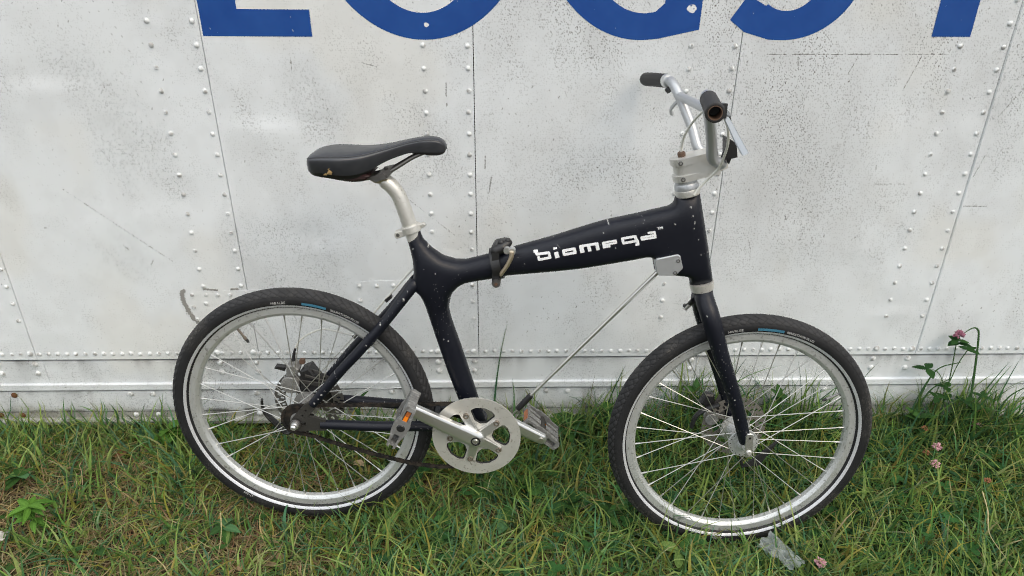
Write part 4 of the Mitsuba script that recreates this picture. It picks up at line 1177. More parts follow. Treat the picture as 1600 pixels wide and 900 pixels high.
# sprocket and chain
SC = np.array([0, 0])
spk = Point(0, 0).buffer(.0370, quad_segs=20).difference(Point(0, 0).buffer(.018))
tt = [Polygon([(.036 * math.cos(t - .13), .036 * math.sin(t - .13)), (.0425 * math.cos(t - .04), .0425 * math.sin(t - .04)), (.0425 * math.cos(t + .04), .0425 * math.sin(t + .04)), (.036 * math.cos(t + .13), .036 * math.sin(t + .13))]) for t in np.arange(18) * 2 * np.pi / 18]
R_('sprocket', plate(unary_union([spk] + tt), -.0490, -.0465), 'chain_steel', 20)
path = [(.0386 * math.cos(t), .0386 * math.sin(t)) for t in np.radians([262, 235, 205, 175, 145, 115, 95])]
path += [(.06, .0418), (.16, .0460), (.26, .0500), (.36, .0545), (.42, .0570)]
path += [tuple(ca_(math.radians(t), .0905)) for t in (92, 70, 45, 20, -5, -30, -55, -80)]
path += [(.42, -.1225), (.36, -.1270), (.3336, -.1275), (.27, -.1180), (.2056, -.1020), (.12, -.0770), (.06, -.0570), (.0328, -.0468)]
cp = spline(np.array(path + path[:1]), 14)
seg = np.linalg.norm(np.diff(cp, axis=0), axis=1)
L_ = np.concatenate([[0], np.cumsum(seg)])
nl = int(L_[-1] / .0127)
at = np.linspace(0, L_[-1], nl, endpoint=False)
cx = np.column_stack([np.interp(at, L_, cp[:, 0]), np.interp(at, L_, cp[:, 1])])
links = []
for k in range(nl):
    a, b = cx[k], cx[(k + 1) % nl]
    d = (b - a) / np.linalg.norm(b - a)
    n = np.array([-d[1], d[0]])
    o = .0033 if k % 2 else .0022
    for s in (-1, 1):
        w = -.0478 + s * o
        links.append(hull([(*(q + d * x_ + n * y_), w + z_) for q, sg in ((a, -1), (b, 1)) for x_, y_ in ((0, .0042), (0, -.0042), (sg * .0034, .0022), (sg * .0034, -.0022)) for z_ in (-.0005, .0005)] + [(*((a + b) / 2 + n * y_), w + z_) for y_ in (.0030, -.0030) for z_ in (-.0005, .0005)]))
    links.append(lathe([(0, .0036), (.0052, .0036)], (*a, -.0504), (*a, 1), 8))
R_('chain', cat(links), 'chain_steel', False)
tag(f'{BIKE}__chain', 'rusty chain hanging slack below the stays', kind='stuff')
R_('chain_bridge', tube([(.335, -.010, -.04), (.335, -.010, .04)], .009, 14), 'paint_frame')

# ------------------------------------------------------------------ vegetation
GREENS = np.array([(.084, .155, .042), (.132, .208, .060), (.068, .148, .064), (.054, .128, .074), (.195, .265, .090), (.122, .172, .048), (.046, .086, .030)])
DRY = np.array([(.27, .21, .125), (.36, .29, .18), (.18, .135, .085), (.20, .125, .070), (.31, .26, .14), (.15, .14, .060), (.12, .09, .06)])


def blades(x, y, length, width, az, tilt, curl, twist, col, tip, seg=5, lift=None):
    """grass blades as one mesh: each a strip of seg quads ending in a point"""
    n = len(x)
    length = length * (1 - .62 * pressed(x, y))
    t = np.linspace(0, 1, seg + 1)
    ang = tilt[:, None] + curl[:, None] * t[None]
    ds = length[:, None] / seg
    r = np.concatenate([np.zeros((n, 1)), np.cumsum(np.sin(ang[:, :-1]) * ds, 1)], 1)
    z = np.concatenate([np.zeros((n, 1)), np.cumsum(np.cos(ang[:, :-1]) * ds, 1)], 1)
    a2 = az[:, None] + twist[:, None] * t[None] ** 2
    px = x[:, None] + r * np.cos(a2)
    py = y[:, None] + r * np.sin(a2)
    base = gz(x, y) - .004
    pz = base[:, None] + z
    if lift is not None:
        pz = pz + lift[:, None]
    g = gz(px, py)
    pz = np.maximum(pz, g + .0015 + .004 * t[None])
    py = np.where((pz > .03), np.minimum(py, -.006 - .02 * (pz < .09)), py)           # the trailer's side stops them
    w = width[:, None] * (np.clip(1.05 - t, 0, 1) ** .6)[None] * (0.75 + .35 * np.sin(np.pi * np.minimum(t * 1.6, 1)))[None]
    fa = az + np.pi / 2
    tw_ = twist[:, None] * .8 * t[None]
    wx, wy, wz = np.cos(fa)[:, None] * np.cos(tw_), np.sin(fa)[:, None] * np.cos(tw_), np.sin(tw_) * .6
    Lp = np.stack([px - wx * w / 2, py - wy * w / 2, pz - wz * w / 2], -1)[:, :-1]
    Rp = np.stack([px + wx * w / 2, py + wy * w / 2, pz + wz * w / 2], -1)[:, :-1]
    tipp = np.stack([px[:, -1], py[:, -1], pz[:, -1]], -1)
    m = 2 * seg + 1
    V_ = np.empty((n, m, 3))
    V_[:, 0:2 * seg:2], V_[:, 1:2 * seg:2], V_[:, -1] = Lp, Rp, tipp
    C_ = np.empty((n, m, 3))
    k = np.concatenate([np.repeat(t[:-1], 2), [1.0]])
    kk = np.clip((k - .45) / .55, 0, 1)[None, :, None]
    C_[:] = col[:, None] * (1 - kk) + tip[:, None] * kk
    fl = []
    for s in range(seg - 1):
        fl += [(2 * s, 2 * s + 1, 2 * s + 3), (2 * s, 2 * s + 3, 2 * s + 2)]
    fl.append((2 * seg - 2, 2 * seg - 1, 2 * seg))
    F_l = (np.array(fl)[None] + (np.arange(n) * m)[:, None, None]).reshape(-1, 3)
    return TM(V_.reshape(-1, 3), F_l), np.clip(C_.reshape(-1, 3), 0, 1)


def pick(pal, n, var=.25):                                   # a colour of the palette per piece, varied
    c = pal[rng.integers(0, len(pal), n)]
    c = c * (1.10, 1.10, 1.0)
    return c * rng.uniform(1 - var, 1 + var, (n, 1)) * rng.normal(1, .06, (n, 3))


def field(n, x0=-1.75, x1=1.75, y0=-.80, y1=.03):
    return rng.uniform(x0, x1, n), rng.uniform(y0, y1, n)


def lush(x, y):
    """how fresh the turf is (0 dry and trodden, 1 thick and green)"""
    q = .31 + .50 * sstep(-.9, .6, x) + .38 * sstep(-.42, -.02, y) * (x > -9) + .22 * sstep(.2, 1.0, x)
    q = q + (meshkit.fbm(np.stack([x * 4.5, y * 4.5, 0 * x + 2], -1), 3, 5) - .5) * 1.25
    return np.clip(q, 0.02, 1)


def clumped(n, keepfn, **kw):
    xs_, ys_ = [], []
    tot = 0
    while tot < n:
        x_, y_ = field(n, **kw)
        k = rng.random(n) < keepfn(x_, y_)
        xs_.append(x_[k])
        ys_.append(y_[k])
        tot += k.sum()
    return np.concatenate(xs_)[:n], np.concatenate(ys_)[:n]


# thatch: dry stems lying flat
n = 16000
x, y = clumped(n, lambda a, b: np.clip(1.05 - .75 * lush(a, b), .12, 1))
col = pick(DRY, n, .35)
M_, C_ = blades(x, y, rng.uniform(.03, .13, n), rng.uniform(.0013, .0042, n), rng.uniform(0, 2 * np.pi, n), rng.uniform(.95, 1.55, n), rng.uniform(-.3, .5, n), rng.normal(0, .9, n), col, col * .9, 4, rng.uniform(0, .014, n))
put('dry_thatch', M_, 'blade', smooth=True, color=C_)
tag('dry_thatch', 'pale dry stalks matted flat between the green grass', 'dry grass', kind='stuff')
# turf: short green blades bent every way
n = 26000
dens = lambda a, b: np.clip(.18 + .95 * lush(a, b) * (meshkit.noise(np.stack([a * 15, b * 15, 0 * a], -1), 6) * 1.1 + .25), 0, 1)
x, y = clumped(n, dens)
lu = lush(x, y)
col = pick(GREENS, n, .3)
pale = rng.random(n) < .10
col[pale] = pick(np.array([(.19, .27, .11), (.15, .24, .13), (.24, .29, .12)]), int(pale.sum()), .2)
yel = rng.random(n) < (.24 - .16 * lu)
col[yel] = pick(np.array([(.20, .20, .05), (.26, .23, .075), (.17, .165, .04)]), int(yel.sum()), .25)
tip = col * np.array([1.12, 1.05, .95])
br = rng.random(n) < .12
tip[br] = pick(DRY, int(br.sum()))
hN = meshkit.noise(np.stack([x * 9, y * 9, 0 * x + 7], -1), 2)
ln = (.050 + .085 * lu * (0.4 + hN)) * rng.uniform(.5, 1.6, n)
M_, C_ = blades(x, y, ln, rng.uniform(.0030, .0092, n) * (0.75 + .5 * lu), rng.uniform(0, 2 * np.pi, n), np.abs(rng.normal(.80, .38, n)), rng.uniform(.1, 1.4, n), rng.normal(0, .6, n), col, tip, 5)
put('grass', M_, 'blade', smooth=True, color=C_)
tag('grass', 'short green grass growing in front of the trailer', 'grass', kind='stuff')
# tussocks of longer blades
spots = []
for k in range(150):
    x_, y_ = field(1, -1.7, 1.7, -.78, -.03)
    if rng.random() < lush(x_, y_)[0] * .9:
        spots.append((x_[0], y_[0], rng.uniform(.07, .15), rng.integers(14, 34)))
for cx_, cy_ in ((-.490, -.418), (.602, -.482)):                     # turf standing in front of the foot of each tyre
    for k in range(11):
        spots.append((cx_ + (k - 5) * .040, cy_ - .006 + .0010 * (k - 5) ** 2 - rng.uniform(0, .02), rng.uniform(.06, .12), 9))
spots += [(.52, -.04, .34, 22), (.58, -.05, .36, 24), (.66, -.06, .30, 26), (.76, -.05, .33, 24), (.88, -.05, .34, 24), (.97, -.05, .30, 26), (.20, -.07, .22, 30), (.28, -.07, .20, 30), (1.35, -.05, .27, 34), (1.43, -.05, .28, 36), (1.50, -.05, .26, 34), (1.56, -.05, .26, 30), (1.18, -.05, .17, 24), (.04, -.09, .17, 26), (-.12, -.07, .15, 22), (-1.5, -.05, .15, 26), (-1.42, -.06, .15, 26),
          (.33, -.035, .26, 22), (.36, -.035, .28, 18), (.60, -.04, .30, 30), (.68, -.04, .30, 26), (.85, -.045, .27, 26), (.93, -.045, .28, 30), (1.0, -.05, .24, 24), (.10, -.04, .20, 26), (.22, -.05, .20, 30), (-.06, -.05, .16, 22),
          (1.30, -.04, .20, 26), (1.40, -.04, .24, 40), (1.46, -.04, .22, 36), (1.53, -.04, .22, 30), (-.35, -.05, .15, 20), (-.48, -.06, .14, 22), (.48, -.12, .20, 34), (.64, -.14, .20, 36), (.78, -.14, .19, 34), (.9, -.16, .18, 34), (-1.35, -.05, .16, 30), (-1.22, -.04, .17, 26), (-1.08, -.04, .15, 26), (-1.0, -.06, .13, 20), (.04, -.04, .20, 26), (.16, -.04, .17, 30), (.30, -.05, .19, 34), (.38, -.04, .24, 26), (.47, -.04, .20, 30),
          (.56, -.05, .24, 34), (.63, -.04, .27, 36), (.70, -.06, .22, 34), (.80, -.06, .22, 30), (.90, -.05, .20, 26), (.96, -.05, .24, 28), (1.06, -.06, .17, 24), (1.22, -.05, .15, 30), (1.35, -.04, .18, 34), (1.42, -.04, .22, 34),
          (1.50, -.04, .22, 30), (1.58, -.05, .24, 34), (.18, -.22, .14, 34), (.26, -.15, .15, 34), (.44, -.20, .15, 34), (.6, -.22, .17, 40), (.72, -.24, .16, 40), (.5, -.28, .14, 36), (.84, -.22, .15, 36),
          (.97, -.30, .16, 46), (1.02, -.36, .13, 40), (1.06, -.22, .13, 30), (-.02, -.33, .12, 40), (.05, -.28, .12, 40), (.12, -.40, .11, 36), (.0, -.50, .10, 36), (-.1, -.44, .10, 30), (.2, -.5, .10, 30), (-.9, -.24, .10, 20), (-.52, -.52, .09, 30),
          (-.45, -.16, .10, 24), (-.3, -.10, .12, 20), (-.6, -.08, .12, 20), (.35, -.42, .10, 30), (.55, -.53, .09, 30), (1.1, -.5, .10, 30), (.95, -.52, .09, 26)]
tx, ty, tl = [], [], []
for sx, sy, h_, c_ in spots:
    r_ = .012 + .0010 * c_
    tx.append(sx + rng.normal(0, r_, c_))
    ty.append(np.minimum(sy + rng.normal(0, r_ * .8, c_), .02))
    tl.append(h_ * rng.uniform(.55, 1.15, c_))
tx, ty, tl = map(np.concatenate, (tx, ty, tl))
# and broad single blades lying across the turf
bx_, by_ = clumped(1500, lambda a, b: np.clip(.15 + lush(a, b), 0, 1))
n_t = len(tx)
tx, ty, tl = np.concatenate([tx, bx_]), np.concatenate([ty, by_]), np.concatenate([tl, rng.uniform(.08, .19, len(bx_))])
extra_tilt = np.concatenate([np.zeros(n_t), rng.uniform(.2, .9, len(bx_))])
n = len(tx)
col = pick(GREENS[[0, 1, 2, 3, 4, 1, 2]], n, .28)
tip = col * 1.05
br = rng.random(n) < .1
tip[br] = pick(DRY, int(br.sum()))
M_, C_ = blades(tx, ty, tl, rng.uniform(.0045, .0105, n), rng.uniform(0, 2 * np.pi, n), np.abs(rng.normal(.26, .22, n)) + extra_tilt, rng.uniform(.1, 1.5, n) ** 1.3, rng.normal(0, .5, n), col, tip, 7)
put('long_grass', M_, 'blade', smooth=True, color=C_)
tag('long_grass', 'tufts of longer grass along the foot of the trailer', 'grass', kind='stuff')
# single stray stems: tall thin blades and dry stalks leaning over the skirt
lst = [(-1.52, -.02, .20, 1.3, .5, .3), (-1.46, -.02, .13, 1.6, .1, .2), (-1.40, -.02, .22, 0.4, .9, .9), (-1.20, -.02, .13, 1.7, .15, .3), (-1.13, -.02, .15, 2.4, .3, .2), (-1.02, -.03, .23, .3, .35, .9), (-.95, -.03, .13, 1.4, .1, .1),
       (-.02, -.03, .43, 1.15, .14, .06), (.045, -.03, .17, .2, .3, .9), (.06, -.03, .19, 3.0, .1, .9), (.10, -.03, .24, .4, .7, .7), (.36, -.03, .22, 1.8, .1, .15), (.40, -.03, .19, 1.2, .05, .1), (.43, -.03, .15, .6, .3, .4),
       (.60, -.03, .24, 1.6, .05, .2), (.64, -.03, .27, 1.9, .10, .3), (.70, -.03, .30, .5, .4, 1.2), (.98, -.04, .22, .4, .5, .5), (1.00, -.04, .20, .8, .3, .6), (.93, -.03, .26, .3, .7, .9), (1.57, -.03, .30, 1.2, .15, .15), (1.60, -.02, .27, .5, .5, .8), (1.46, -.03, .18, 1.5, .1, .1)]
lst = np.array(lst)
M_, C_ = blades(lst[:, 0], lst[:, 1], lst[:, 2], rng.uniform(.0065, .0095, len(lst)), lst[:, 3], lst[:, 4], lst[:, 5], rng.normal(0, .2, len(lst)), pick(GREENS[:4], len(lst), .2) * .8, pick(GREENS[:4], len(lst), .2) * .8, 9)
put('stray_grass_blades', M_, 'blade', smooth=True, color=C_)
tag('stray_grass_blades', 'single tall grass blades standing against the skirt', 'grass', kind='stuff')
# sparse turf outside the framed strip so that the lawn goes on
n = 26000
x, y = rng.uniform(-5.5, 5.5, n), rng.uniform(-4.2, -.02, n)
k = ~((np.abs(x) < 1.7) & (y > -.78))
x, y = x[k], y[k]
n = len(x)
col = pick(GREENS, n, .3)
M_, C_ = blades(x, y, rng.uniform(.04, .12, n), rng.uniform(.004, .010, n), rng.uniform(0, 2 * np.pi, n), np.abs(rng.normal(.7, .35, n)), rng.uniform(.1, 1.2, n), rng.normal(0, .5, n), col, col, 3)
put('outer_grass', M_, 'blade', smooth=True, color=C_)
tag('outer_grass', 'rough meadow grass around the mown strip', 'grass', kind='stuff')


def leaf(length, width, shape='lance', fold=.25, curl=.5, lobes=0, n=9):
    """a leaf from the origin along +x, upper side +z"""
    t = np.linspace(0, 1, n)
    if shape == 'lance':
        w = np.sin(np.pi * t ** .75) ** .9
    elif shape == 'round':
        w = np.sqrt(np.clip(1 - (2 * t - 1) ** 2, 0, 1)) * (1.05 - .15 * t)
    else:
        w = np.sqrt(np.clip(1 - (2 * t - 1) ** 2, 0, 1))
    if lobes:
        w = w * (1 + .20 * np.cos(t * 2 * np.pi * lobes))
    ang = curl * t
    ds = length / (n - 1)
    xx = np.concatenate([[0], np.cumsum(np.cos(ang[:-1]) * ds)])
    zz = -np.concatenate([[0], np.cumsum(np.sin(ang[:-1]) * ds)])
    v, f = [], []
    for k in range(n):
        for s in (-1, -.5, 0, .5, 1):
            v.append((xx[k], s * w[k] * width / 2, zz[k] + fold * abs(s) * w[k] * width / 2))
    for k in range(n - 1):
        for s in range(4):
            a_ = k * 5 + s
            f.append((a_, a_ + 5, a_ + 6, a_ + 1))
    return TM(v, f)


def orient(m, az, elev, at, roll=0.0):
    R1 = trimesh.transformations.euler_matrix(roll, -elev, az, 'sxyz')
    m = m.copy()
    m.apply_transform(R1)
    m.apply_translation(at)
    return m


def plant(name, label, category, x, y, leaves, stem_h, pal, group=None, stem_r=.0014, lean=(0, 0)):
    """leaves: list of (height fraction, azimuth, elevation, length, width, shape, lobes)"""
    key = key_of(name)
    tag(key, label, category, group)
    z0 = float(gz(x, y)) - .004
    top_ = np.array([x + lean[0], y + lean[1], z0 + stem_h])
    mid_ = np.array([x + lean[0] * .35, y + lean[1] * .35, z0 + stem_h * .55])
    sp_ = spline([(x, y, z0), mid_, top_], 6)
    sm_ = tube(sp_, np.linspace(stem_r * 1.2, stem_r * .7, len(sp_)), 6)
    c0 = pal[0] * .9
    put(key + '__stem', sm_, 'leaf', smooth=True, color=np.tile(c0, (len(sm_.vertices), 1)))
    for h_, az_, el_, ln_, wd_, shp, lob in leaves:
        q = sp_[min(len(sp_) - 1, int(round(h_ * (len(sp_) - 1))))]
        m = orient(leaf(ln_, wd_, shp, rng.uniform(.1, .35), rng.uniform(.2, .9), lob), az_, el_, q, rng.normal(0, .25))
        v_ = np.array(m.vertices)
        v_[:, 1] = np.where(v_[:, 2] > .03, np.minimum(v_[:, 1], -.018), v_[:, 1])
        v_[:, 2] = np.maximum(v_[:, 2], gz(v_[:, 0], v_[:, 1]) + .006)
        m = TM(v_, m.faces)
        c_ = pal[rng.integers(0, len(pal))] * rng.uniform(.8, 1.2)
        cc = np.tile(c_, (len(m.vertices), 1)).reshape(-1, 5, 3)
        cc = cc * np.array([1, .95, 1.22, .95, 1])[None, :, None]
        put(key + '__leaf', m, 'leaf_thin', smooth=True, color=np.clip(cc.reshape(-1, 3), 0, 1))
    return key, top_


U = lambda a_, b_: float(rng.uniform(a_, b_))
BRIGHT = np.array([(.085, .185, .030), (.100, .210, .040), (.070, .160, .030)])
MIDG = np.array([(.045, .105, .028), (.055, .125, .034), (.040, .090, .030)])
DEEP = np.array([(.030, .075, .022), (.036, .088, .028), (.028, .068, .026)])

plant('bright_weed', 'bright green pointed-leaf weed in the left foreground grass', 'weed', -1.165, -.470,
      [(h_, U(0, 6.28), U(-.1, .7), U(.040, .062), U(.014, .020), 'lance', 0) for h_ in np.repeat([.55, .75, .9, 1.0], 6)], .115, BRIGHT * 1.15)
plant('lobed_weed', 'lobed-leaf weed beside the left edge of the rear wheel', 'weed', -.985, -.085,
      [(1.0, U(0, 6.28), U(-.2, .5), U(.045, .065), U(.045, .060), 'round', 3) for _ in range(15)], .075, BRIGHT * .8)
plant('broadleaf_weed', 'round-leaved weed in the grass right below the chain guard', 'weed', .085, -.300,
      [(1.0, U(0, 6.28), U(-.3, .5), U(.040, .064), U(.036, .052), 'round', 0) for _ in range(13)], .055, MIDG)
plant('broadleaf_weed', 'low round-leaved weed between the chain guard and front tyre', 'weed', .185, -.355,
      [(1.0, U(0, 6.28), U(-.3, .4), U(.036, .054), U(.034, .048), 'round', 0) for _ in range(11)], .050, DEEP)
plant('broadleaf_weed', 'round-leaved weed under the rear end of the chain guard', 'weed', -.04, -.315,
      [(1.0, U(0, 6.28), U(-.3, .4), U(.034, .052), U(.030, .042), 'round', 0) for _ in range(9)], .050, MIDG)
plant('dock_plant', 'large-leaved dock against the skirt behind the far pedal', 'weed', .205, -.045,
      [(.9, U(2.4, 7.2), U(.1, .8), U(.08, .12), U(.045, .06), 'lance', 0) for _ in range(7)] + [(1.0, U(0, 6.28), U(.2, .9), U(.05, .07), U(.035, .045), 'round', 0) for _ in range(4)], .075, MIDG)
plant('upright_weed', 'small upright leafy weed seen through the rear wheel', 'weed', -.425, -.040,
      [(h_, U(0, 6.28), U(.3, 1.1), U(.04, .07), U(.014, .021), 'lance', 0) for h_ in (.4, .6, .75, .85, 1, 1, 1)], .15, MIDG)
plant('upright_weed', 'upright leafy weed just behind the seat tube foot', 'weed', -.170, -.045,
      [(h_, U(0, 6.28), U(.3, 1.1), U(.03, .055), U(.013, .018), 'lance', 0) for h_ in (.5, .7, .9, 1, 1)], .11, MIDG)


for wx, wy, wh, lab in ((.335, -.045, .12, 'leafy weed at the skirt just left of the front tyre'), (.60, -.05, .19, 'leafy weed seen through the rear half of the front wheel'),
                        (.86, -.05, .17, 'leafy weed seen through the forward half of the front wheel'), (1.475, -.06, .13, 'leafy weed right of the tall clover at the skirt'),
                        (1.31, -.06, .10, 'leafy weed left of the tall clover at the skirt')):
    plant('leafy_weed', lab, 'weed', wx, wy, [(h_, U(0, 6.28), U(.0, .9), U(.035, .06), U(.018, .028), 'lance', 0) for h_ in np.repeat([.35, .6, .8, 1.0], 3)], wh, MIDG)
for k, (wx, wy) in enumerate(((.02, -.43), (.30, -.38), (-.16, -.50), (.46, -.52), (-.70, -.47), (1.12, -.42), (1.20, -.52), (-1.30, -.30))):
    lab = ['low broad-leaved weed below the gap between the wheels', 'low broad-leaved weed just left of the foot of the front tyre', 'low broad-leaved weed at the bottom edge left of the middle', 'low broad-leaved weed at the bottom edge left of the plastic film',
           'low broad-leaved weed in the dry grass below the rear tyre', 'low broad-leaved weed right of the front tyre', 'low broad-leaved weed in the lower right corner grass', 'low broad-leaved weed at the left edge above the bright weed'][k]
    plant('low_weed', lab, 'weed', wx, wy, [(1.0, U(0, 6.28), U(-.2, .5), U(.035, .060), U(.020, .032), ('lance', 'round')[k % 2], 0) for _ in range(8)], .050, np.vstack([MIDG, GREENS[1:3]]))


def clover_head(key, at, r, mats, seed, flat=.85):
    """a globe of many small upright florets"""
    rg = np.random.default_rng(seed)
    ms = []
    for k in range(70):
        d = rg.normal(0, 1, 3)
        d /= np.linalg.norm(d)
        if d[2] < -.55:
            continue
        d = d * [1, 1, flat]
        p_ = at + d * r * .35
        e_ = at + d * r * rg.uniform(.85, 1.1) + np.array([0, 0, r * .12])
        ms.append(tube([p_, p_ * .35 + e_ * .65, e_], [r * .10, r * .17, r * .03], 5))
    put(key, cat(ms), mats, smooth=40)


# tall clover against the trailer, with one flower
key, top_ = plant('red_clover_plant', 'tall red clover in flower against the white skirt at right', 'clover', 1.394, -.034, [], .378, MIDG, stem_r=.0021, lean=(-.034, -.004))


def trefoil(key, at, az, size, pal, elev=.25, name='leaf'):
    for k in range(3):
        m = orient(leaf(size, size * .55, 'lance', .12, .35), az + (k - 1) * 1.75, elev + U(-.2, .2), at)
        v_ = np.array(m.vertices)
        v_[:, 1] = np.where(v_[:, 2] > .03, np.minimum(v_[:, 1], -.018), v_[:, 1])
        c_ = pal[rng.integers(0, len(pal))] * U(.85, 1.15)
        put(f'{key}__{name}', TM(v_, m.faces), 'leaf_thin', smooth=True, color=np.tile(c_, (len(v_), 1)))


clover_head(key + '__flower', top_ + np.array([0, 0, .012]), .0175, 'petal_dark', 3)
for off, az_, sz in (((.002, -.004, -.012), 3.6, .046), ((-.004, -.004, -.004), 5.6, .036), ((.012, -.006, -.170), 2.6, .036), ((.022, -.006, -.215), .6, .034)):
    trefoil(key, top_ + np.array(off), az_, sz, DEEP)
for pts_, az_, sz in (([(1.392, -.034, .09), (1.370, -.036, .18), (1.335, -.038, .236), (1.300, -.040, .249)], 2.8, .046), ([(1.384, -.034, .20), (1.392, -.034, .265), (1.406, -.034, .312)], .5, .042),
                      ([(1.390, -.034, .05), (1.42, -.04, .10), (1.44, -.05, .135)], .2, .036), ([(1.388, -.034, .04), (1.36, -.04, .10), (1.352, -.05, .15)], 2.2, .034), ([(1.40, -.034, .03), (1.47, -.04, .10), (1.495, -.045, .15)], .9, .034)):
    br1 = spline(pts_, 5)
    put(key + '__stem', tube(br1, .0014, 6), 'leaf', smooth=True, color=np.tile(MIDG[0], (len(br1) * 6 + 2, 1)))
    trefoil(key, br1[-1], az_, sz, DEEP, .2)
arch = [[(1.305, -.034, -.02), (1.307, -.034, .091), (1.311, -.034, .176), (1.336, -.034, .246), (1.398, -.034, .269)], [(1.315, -.034, -.02), (1.312, -.034, .091), (1.335, -.034, .170), (1.385, -.034, .211)],
        [(1.490, -.034, -.02), (1.475, -.034, .09), (1.455, -.034, .21), (1.428, -.034, .347), (1.415, -.034, .383), (1.393, -.034, .385), (1.353, -.034, .343)], [(1.560, -.034, -.02), (1.573, -.034, .089), (1.594, -.034, .149), (1.66, -.034, .195)]]
am = [tube(spline(q, 6), np.linspace(.0052, .0016, (len(q) - 1) * 6 + 1), 6, flat=.3) for q in arch]
for m in am:
    put('arching_grass_blade', m, 'leaf', smooth=True, color=np.tile(DEEP[1], (len(m.vertices), 1)))
for k, t_ in zip(['arching_grass_blade', 'arching_grass_blade_001', 'arching_grass_blade_002', 'arching_grass_blade_003'],
                 ['grass blade arching left of the tall clover, the higher of two', 'lower grass blade arching left of the tall clover', 'tall grass blade with a folded tip right of the clover flower', 'grass blade arching at the right end of the skirt']):
    tag(k, t_, 'grass blade')

# small clover flowers in the turf
heads = [(1.320, -.080, .040, 'faded pink clover flower nearest the right of the front tyre', 'petal_dead'), (1.325, -.150, .035, 'pink clover flower, upper of the two side by side at right', 'petal'), (1.288, -.210, .032, 'pink clover flower just below another one at right', 'petal'),
         (1.490, -.066, .040, 'pink clover flower in the grass under the tall clover', 'petal'), (.806, -.560, .030, 'pink clover flower in the foreground below the front wheel', 'petal'), (1.285, -.165, .030, 'browned clover head left of the pink pair at right', 'petal_dead'),
         (1.385, -.300, .060, 'brown withered clover head in the right foreground', 'petal_dead')]
for k, (hx, hy, hz, lab, mt) in enumerate(heads):
    kk = key_of('clover_flower')
    tag(kk, lab, 'flower')
    z0 = float(gz(hx, hy))
    hz = hz + .028
    stl = tube(spline([(hx + .01, hy + .01, z0), (hx + .004, hy + .004, z0 + hz * .6), (hx, hy, z0 + hz)], 5), .0010, 6)
    put(kk + '__stem', stl, 'leaf', smooth=True, color=np.tile(MIDG[1], (len(stl.vertices), 1)))
    clover_head(kk + '__head', np.array([hx, hy, z0 + hz + .006]), .0150 if mt == 'petal' else .0105, mt, 20 + k)
# clover leaves through the right-hand turf
ms, cs = [], []
for k in range(330):
    x_ = rng.normal(1.28, .22) if k < 120 else rng.uniform(-.3, 1.5)
    y_ = rng.uniform(-.62, -.05)
    z_ = float(gz(x_, y_)) + U(.018, .055)
    sz = U(.014, .030)
    c_ = MIDG[rng.integers(0, 3)] * U(.8, 1.25) * np.array([.85, 1, 1.15])
    a0 = U(0, 6.28)
    for q in range(3):
        m = orient(leaf(sz, sz * .8, 'round', .2, .3, 0, 6), a0 + q * 2.09, U(-.1, .35), (x_, y_, z_))
        ms.append(m)
        cs.append(np.tile(c_, (len(m.vertices), 1)))
put('clover_leaves', cat(ms), 'leaf_thin', smooth=True, color=np.clip(np.vstack(cs), 0, 1))
tag('clover_leaves', 'three-part clover leaves scattered through the grass', 'clover', kind='stuff')
# mixed small broad leaves scattered in the turf
ms, cs = [], []
for k in range(300):
    x_, y_ = rng.uniform(-1.5, 1.4), rng.uniform(-.66, -.03)
    z_ = float(gz(x_, y_)) + U(.006, .03)
    sz = U(.022, .050)
    dead = rng.random() < .22
    c_ = (np.array([(.24, .13, .07), (.30, .21, .12), (.20, .16, .09)]) if dead else np.vstack([MIDG, GREENS]))[rng.integers(0, 3)] * U(.8, 1.25)
    m = orient(leaf(sz, sz * U(.3, .55), 'lance', U(.1, .4), U(.1, 1.2), 0, 7), U(0, 6.28), U(-.2, .5), (x_, y_, z_), rng.normal(0, .4))
    v_ = np.array(m.vertices)
    v_[:, 2] = np.maximum(v_[:, 2], gz(v_[:, 0], v_[:, 1]) + .004)
    ms.append(TM(v_, m.faces))
    cs.append(np.tile(c_, (len(v_), 1)))
put('small_leaves', cat(ms), 'leaf_thin', smooth=True, color=np.clip(np.vstack(cs), 0, 1))
tag('small_leaves', 'small broad leaves, green and dead, among the grass', 'leaves', kind='stuff')

# seed stalks
for nm, pts_, lab in (('seed_stalk', [(-.700, -.545, .0), (-.694, -.520, .035), (-.690, -.500, .075), (-.690, -.488, .112)], 'pale dry seed stalk standing in the left foreground grass'),
                      ('seed_stalk', [(1.318, -.600, .02), (1.300, -.540, .05), (1.285, -.480, .075), (1.300, -.430, .112), (1.305, -.385, .135)], 'long straw-coloured seed stalk at the right edge'),
                      ('seed_stalk', [(1.285, -.59, .02), (1.35, -.545, .05), (1.40, -.500, .07)], 'broken straw stalk crossing the longer one at right')):
    p_ = np.array(pts_)
    p_[:, 2] += gz(p_[:, 0], p_[:, 1])
    sp_ = spline(p_, 8)
    r_ = .0011 + .0009 * (np.arange(len(sp_)) > len(sp_) * .6) * (np.sin(np.arange(len(sp_)) * 1.9) > -.3)
    m = tube(sp_, r_, 6)
    k = put(nm, m, 'leaf', smooth=True, color=np.tile((.42, .36, .19), (len(m.vertices), 1)))
    tag(k, lab, 'stalk')
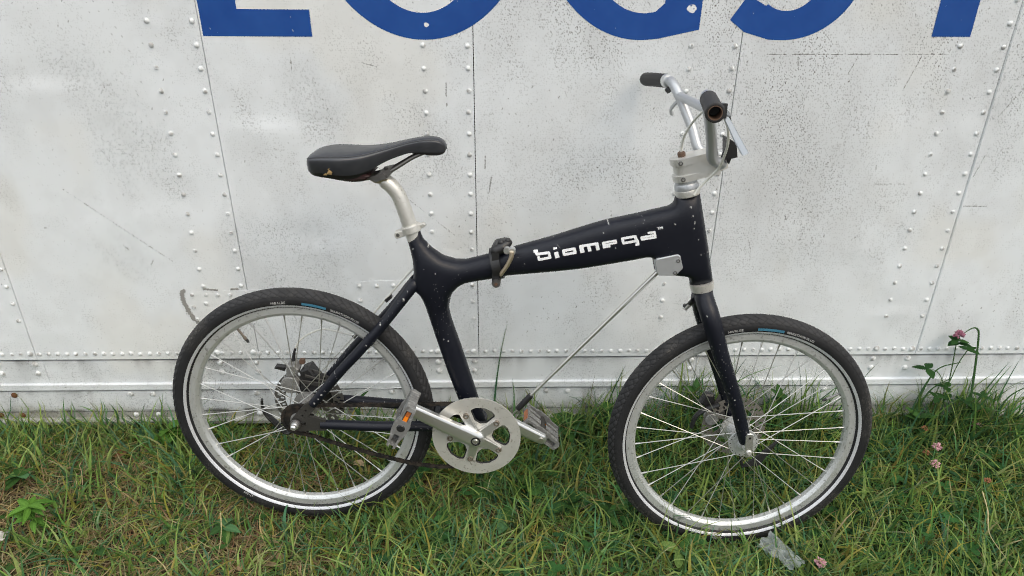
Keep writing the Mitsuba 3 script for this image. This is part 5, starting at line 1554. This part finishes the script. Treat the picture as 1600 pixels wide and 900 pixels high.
# pulled-up grass tuft with pale roots
n = 60
rx, ry = -.831 + rng.normal(0, .006, n), -.310 + rng.normal(0, .006, n)
c_ = pick(np.array([(.45, .38, .25), (.38, .31, .20)]), n)
M_, C_ = blades(rx, ry, rng.uniform(.02, .045, n), np.full(n, .0013), rng.uniform(0, 6.28, n), rng.uniform(.6, 1.5, n), rng.uniform(0, .8, n), rng.normal(0, 1, n), c_, c_, 4, np.full(n, .014))
k = put('root_tuft', M_, 'blade', smooth=True, color=C_)
tag(k, 'pulled-up tuft of pale dry roots left of the rear tyre', 'root tuft')
# dead leaf, paper and crumpled film
m = orient(leaf(.058, .026, 'lance', .5, .9), 2.6, .1, (-.388, -.215, float(gz(-.388, -.215)) + .034))
put('dead_leaf', m, 'leaf', smooth=True, color=np.tile((.36, .26, .15), (len(m.vertices), 1)))
tag('dead_leaf', 'tan dead leaf on the grass seen through the rear wheel', 'leaf')


def crumple(cx_, cy_, lx, ly, az_, amp, seed, lift):
    u_, v_ = np.meshgrid(np.linspace(-.5, .5, 26), np.linspace(-.5, .5, 18), indexing='ij')
    nz_ = meshkit.fbm(np.stack([u_ * 6, v_ * 5, 0 * u_ + seed], -1), 3, seed)
    rd = np.abs(meshkit.noise(np.stack([u_ * 5 + 9, v_ * 5, 0 * u_], -1), seed + 3) - .5) * 2
    ed = 1 + .25 * (meshkit.noise(np.stack([u_ * 8, v_ * 8, 0 * u_ + 2], -1), seed) - .5)
    x_, y_ = u_ * lx * ed, v_ * ly * ed
    X_, Y_ = cx_ + x_ * math.cos(az_) - y_ * math.sin(az_), cy_ + x_ * math.sin(az_) + y_ * math.cos(az_)
    Z_ = gz(X_, Y_) + lift + amp * (nz_ - .3) + amp * .7 * (1 - rd)
    i_, j_ = np.meshgrid(np.arange(25), np.arange(17), indexing='ij')
    q_ = np.stack([i_ * 18 + j_, (i_ + 1) * 18 + j_, (i_ + 1) * 18 + j_ + 1, i_ * 18 + j_ + 1], -1).reshape(-1, 4)
    return TM(np.stack([X_, Y_, Z_], -1).reshape(-1, 3), q_)


put('plastic_film', crumple(.712, -.535, .105, .055, -1.05, .022, 5, .052), 'film', smooth=25)
tag('plastic_film', 'crumpled piece of clear plastic in the foreground grass', 'litter')
put('paper_scrap', crumple(-1.235, -.520, .045, .028, .3, .012, 9, .045), 'paper', smooth=25)
tag('paper_scrap', 'whitish paper scrap at the left edge of the grass', 'litter')
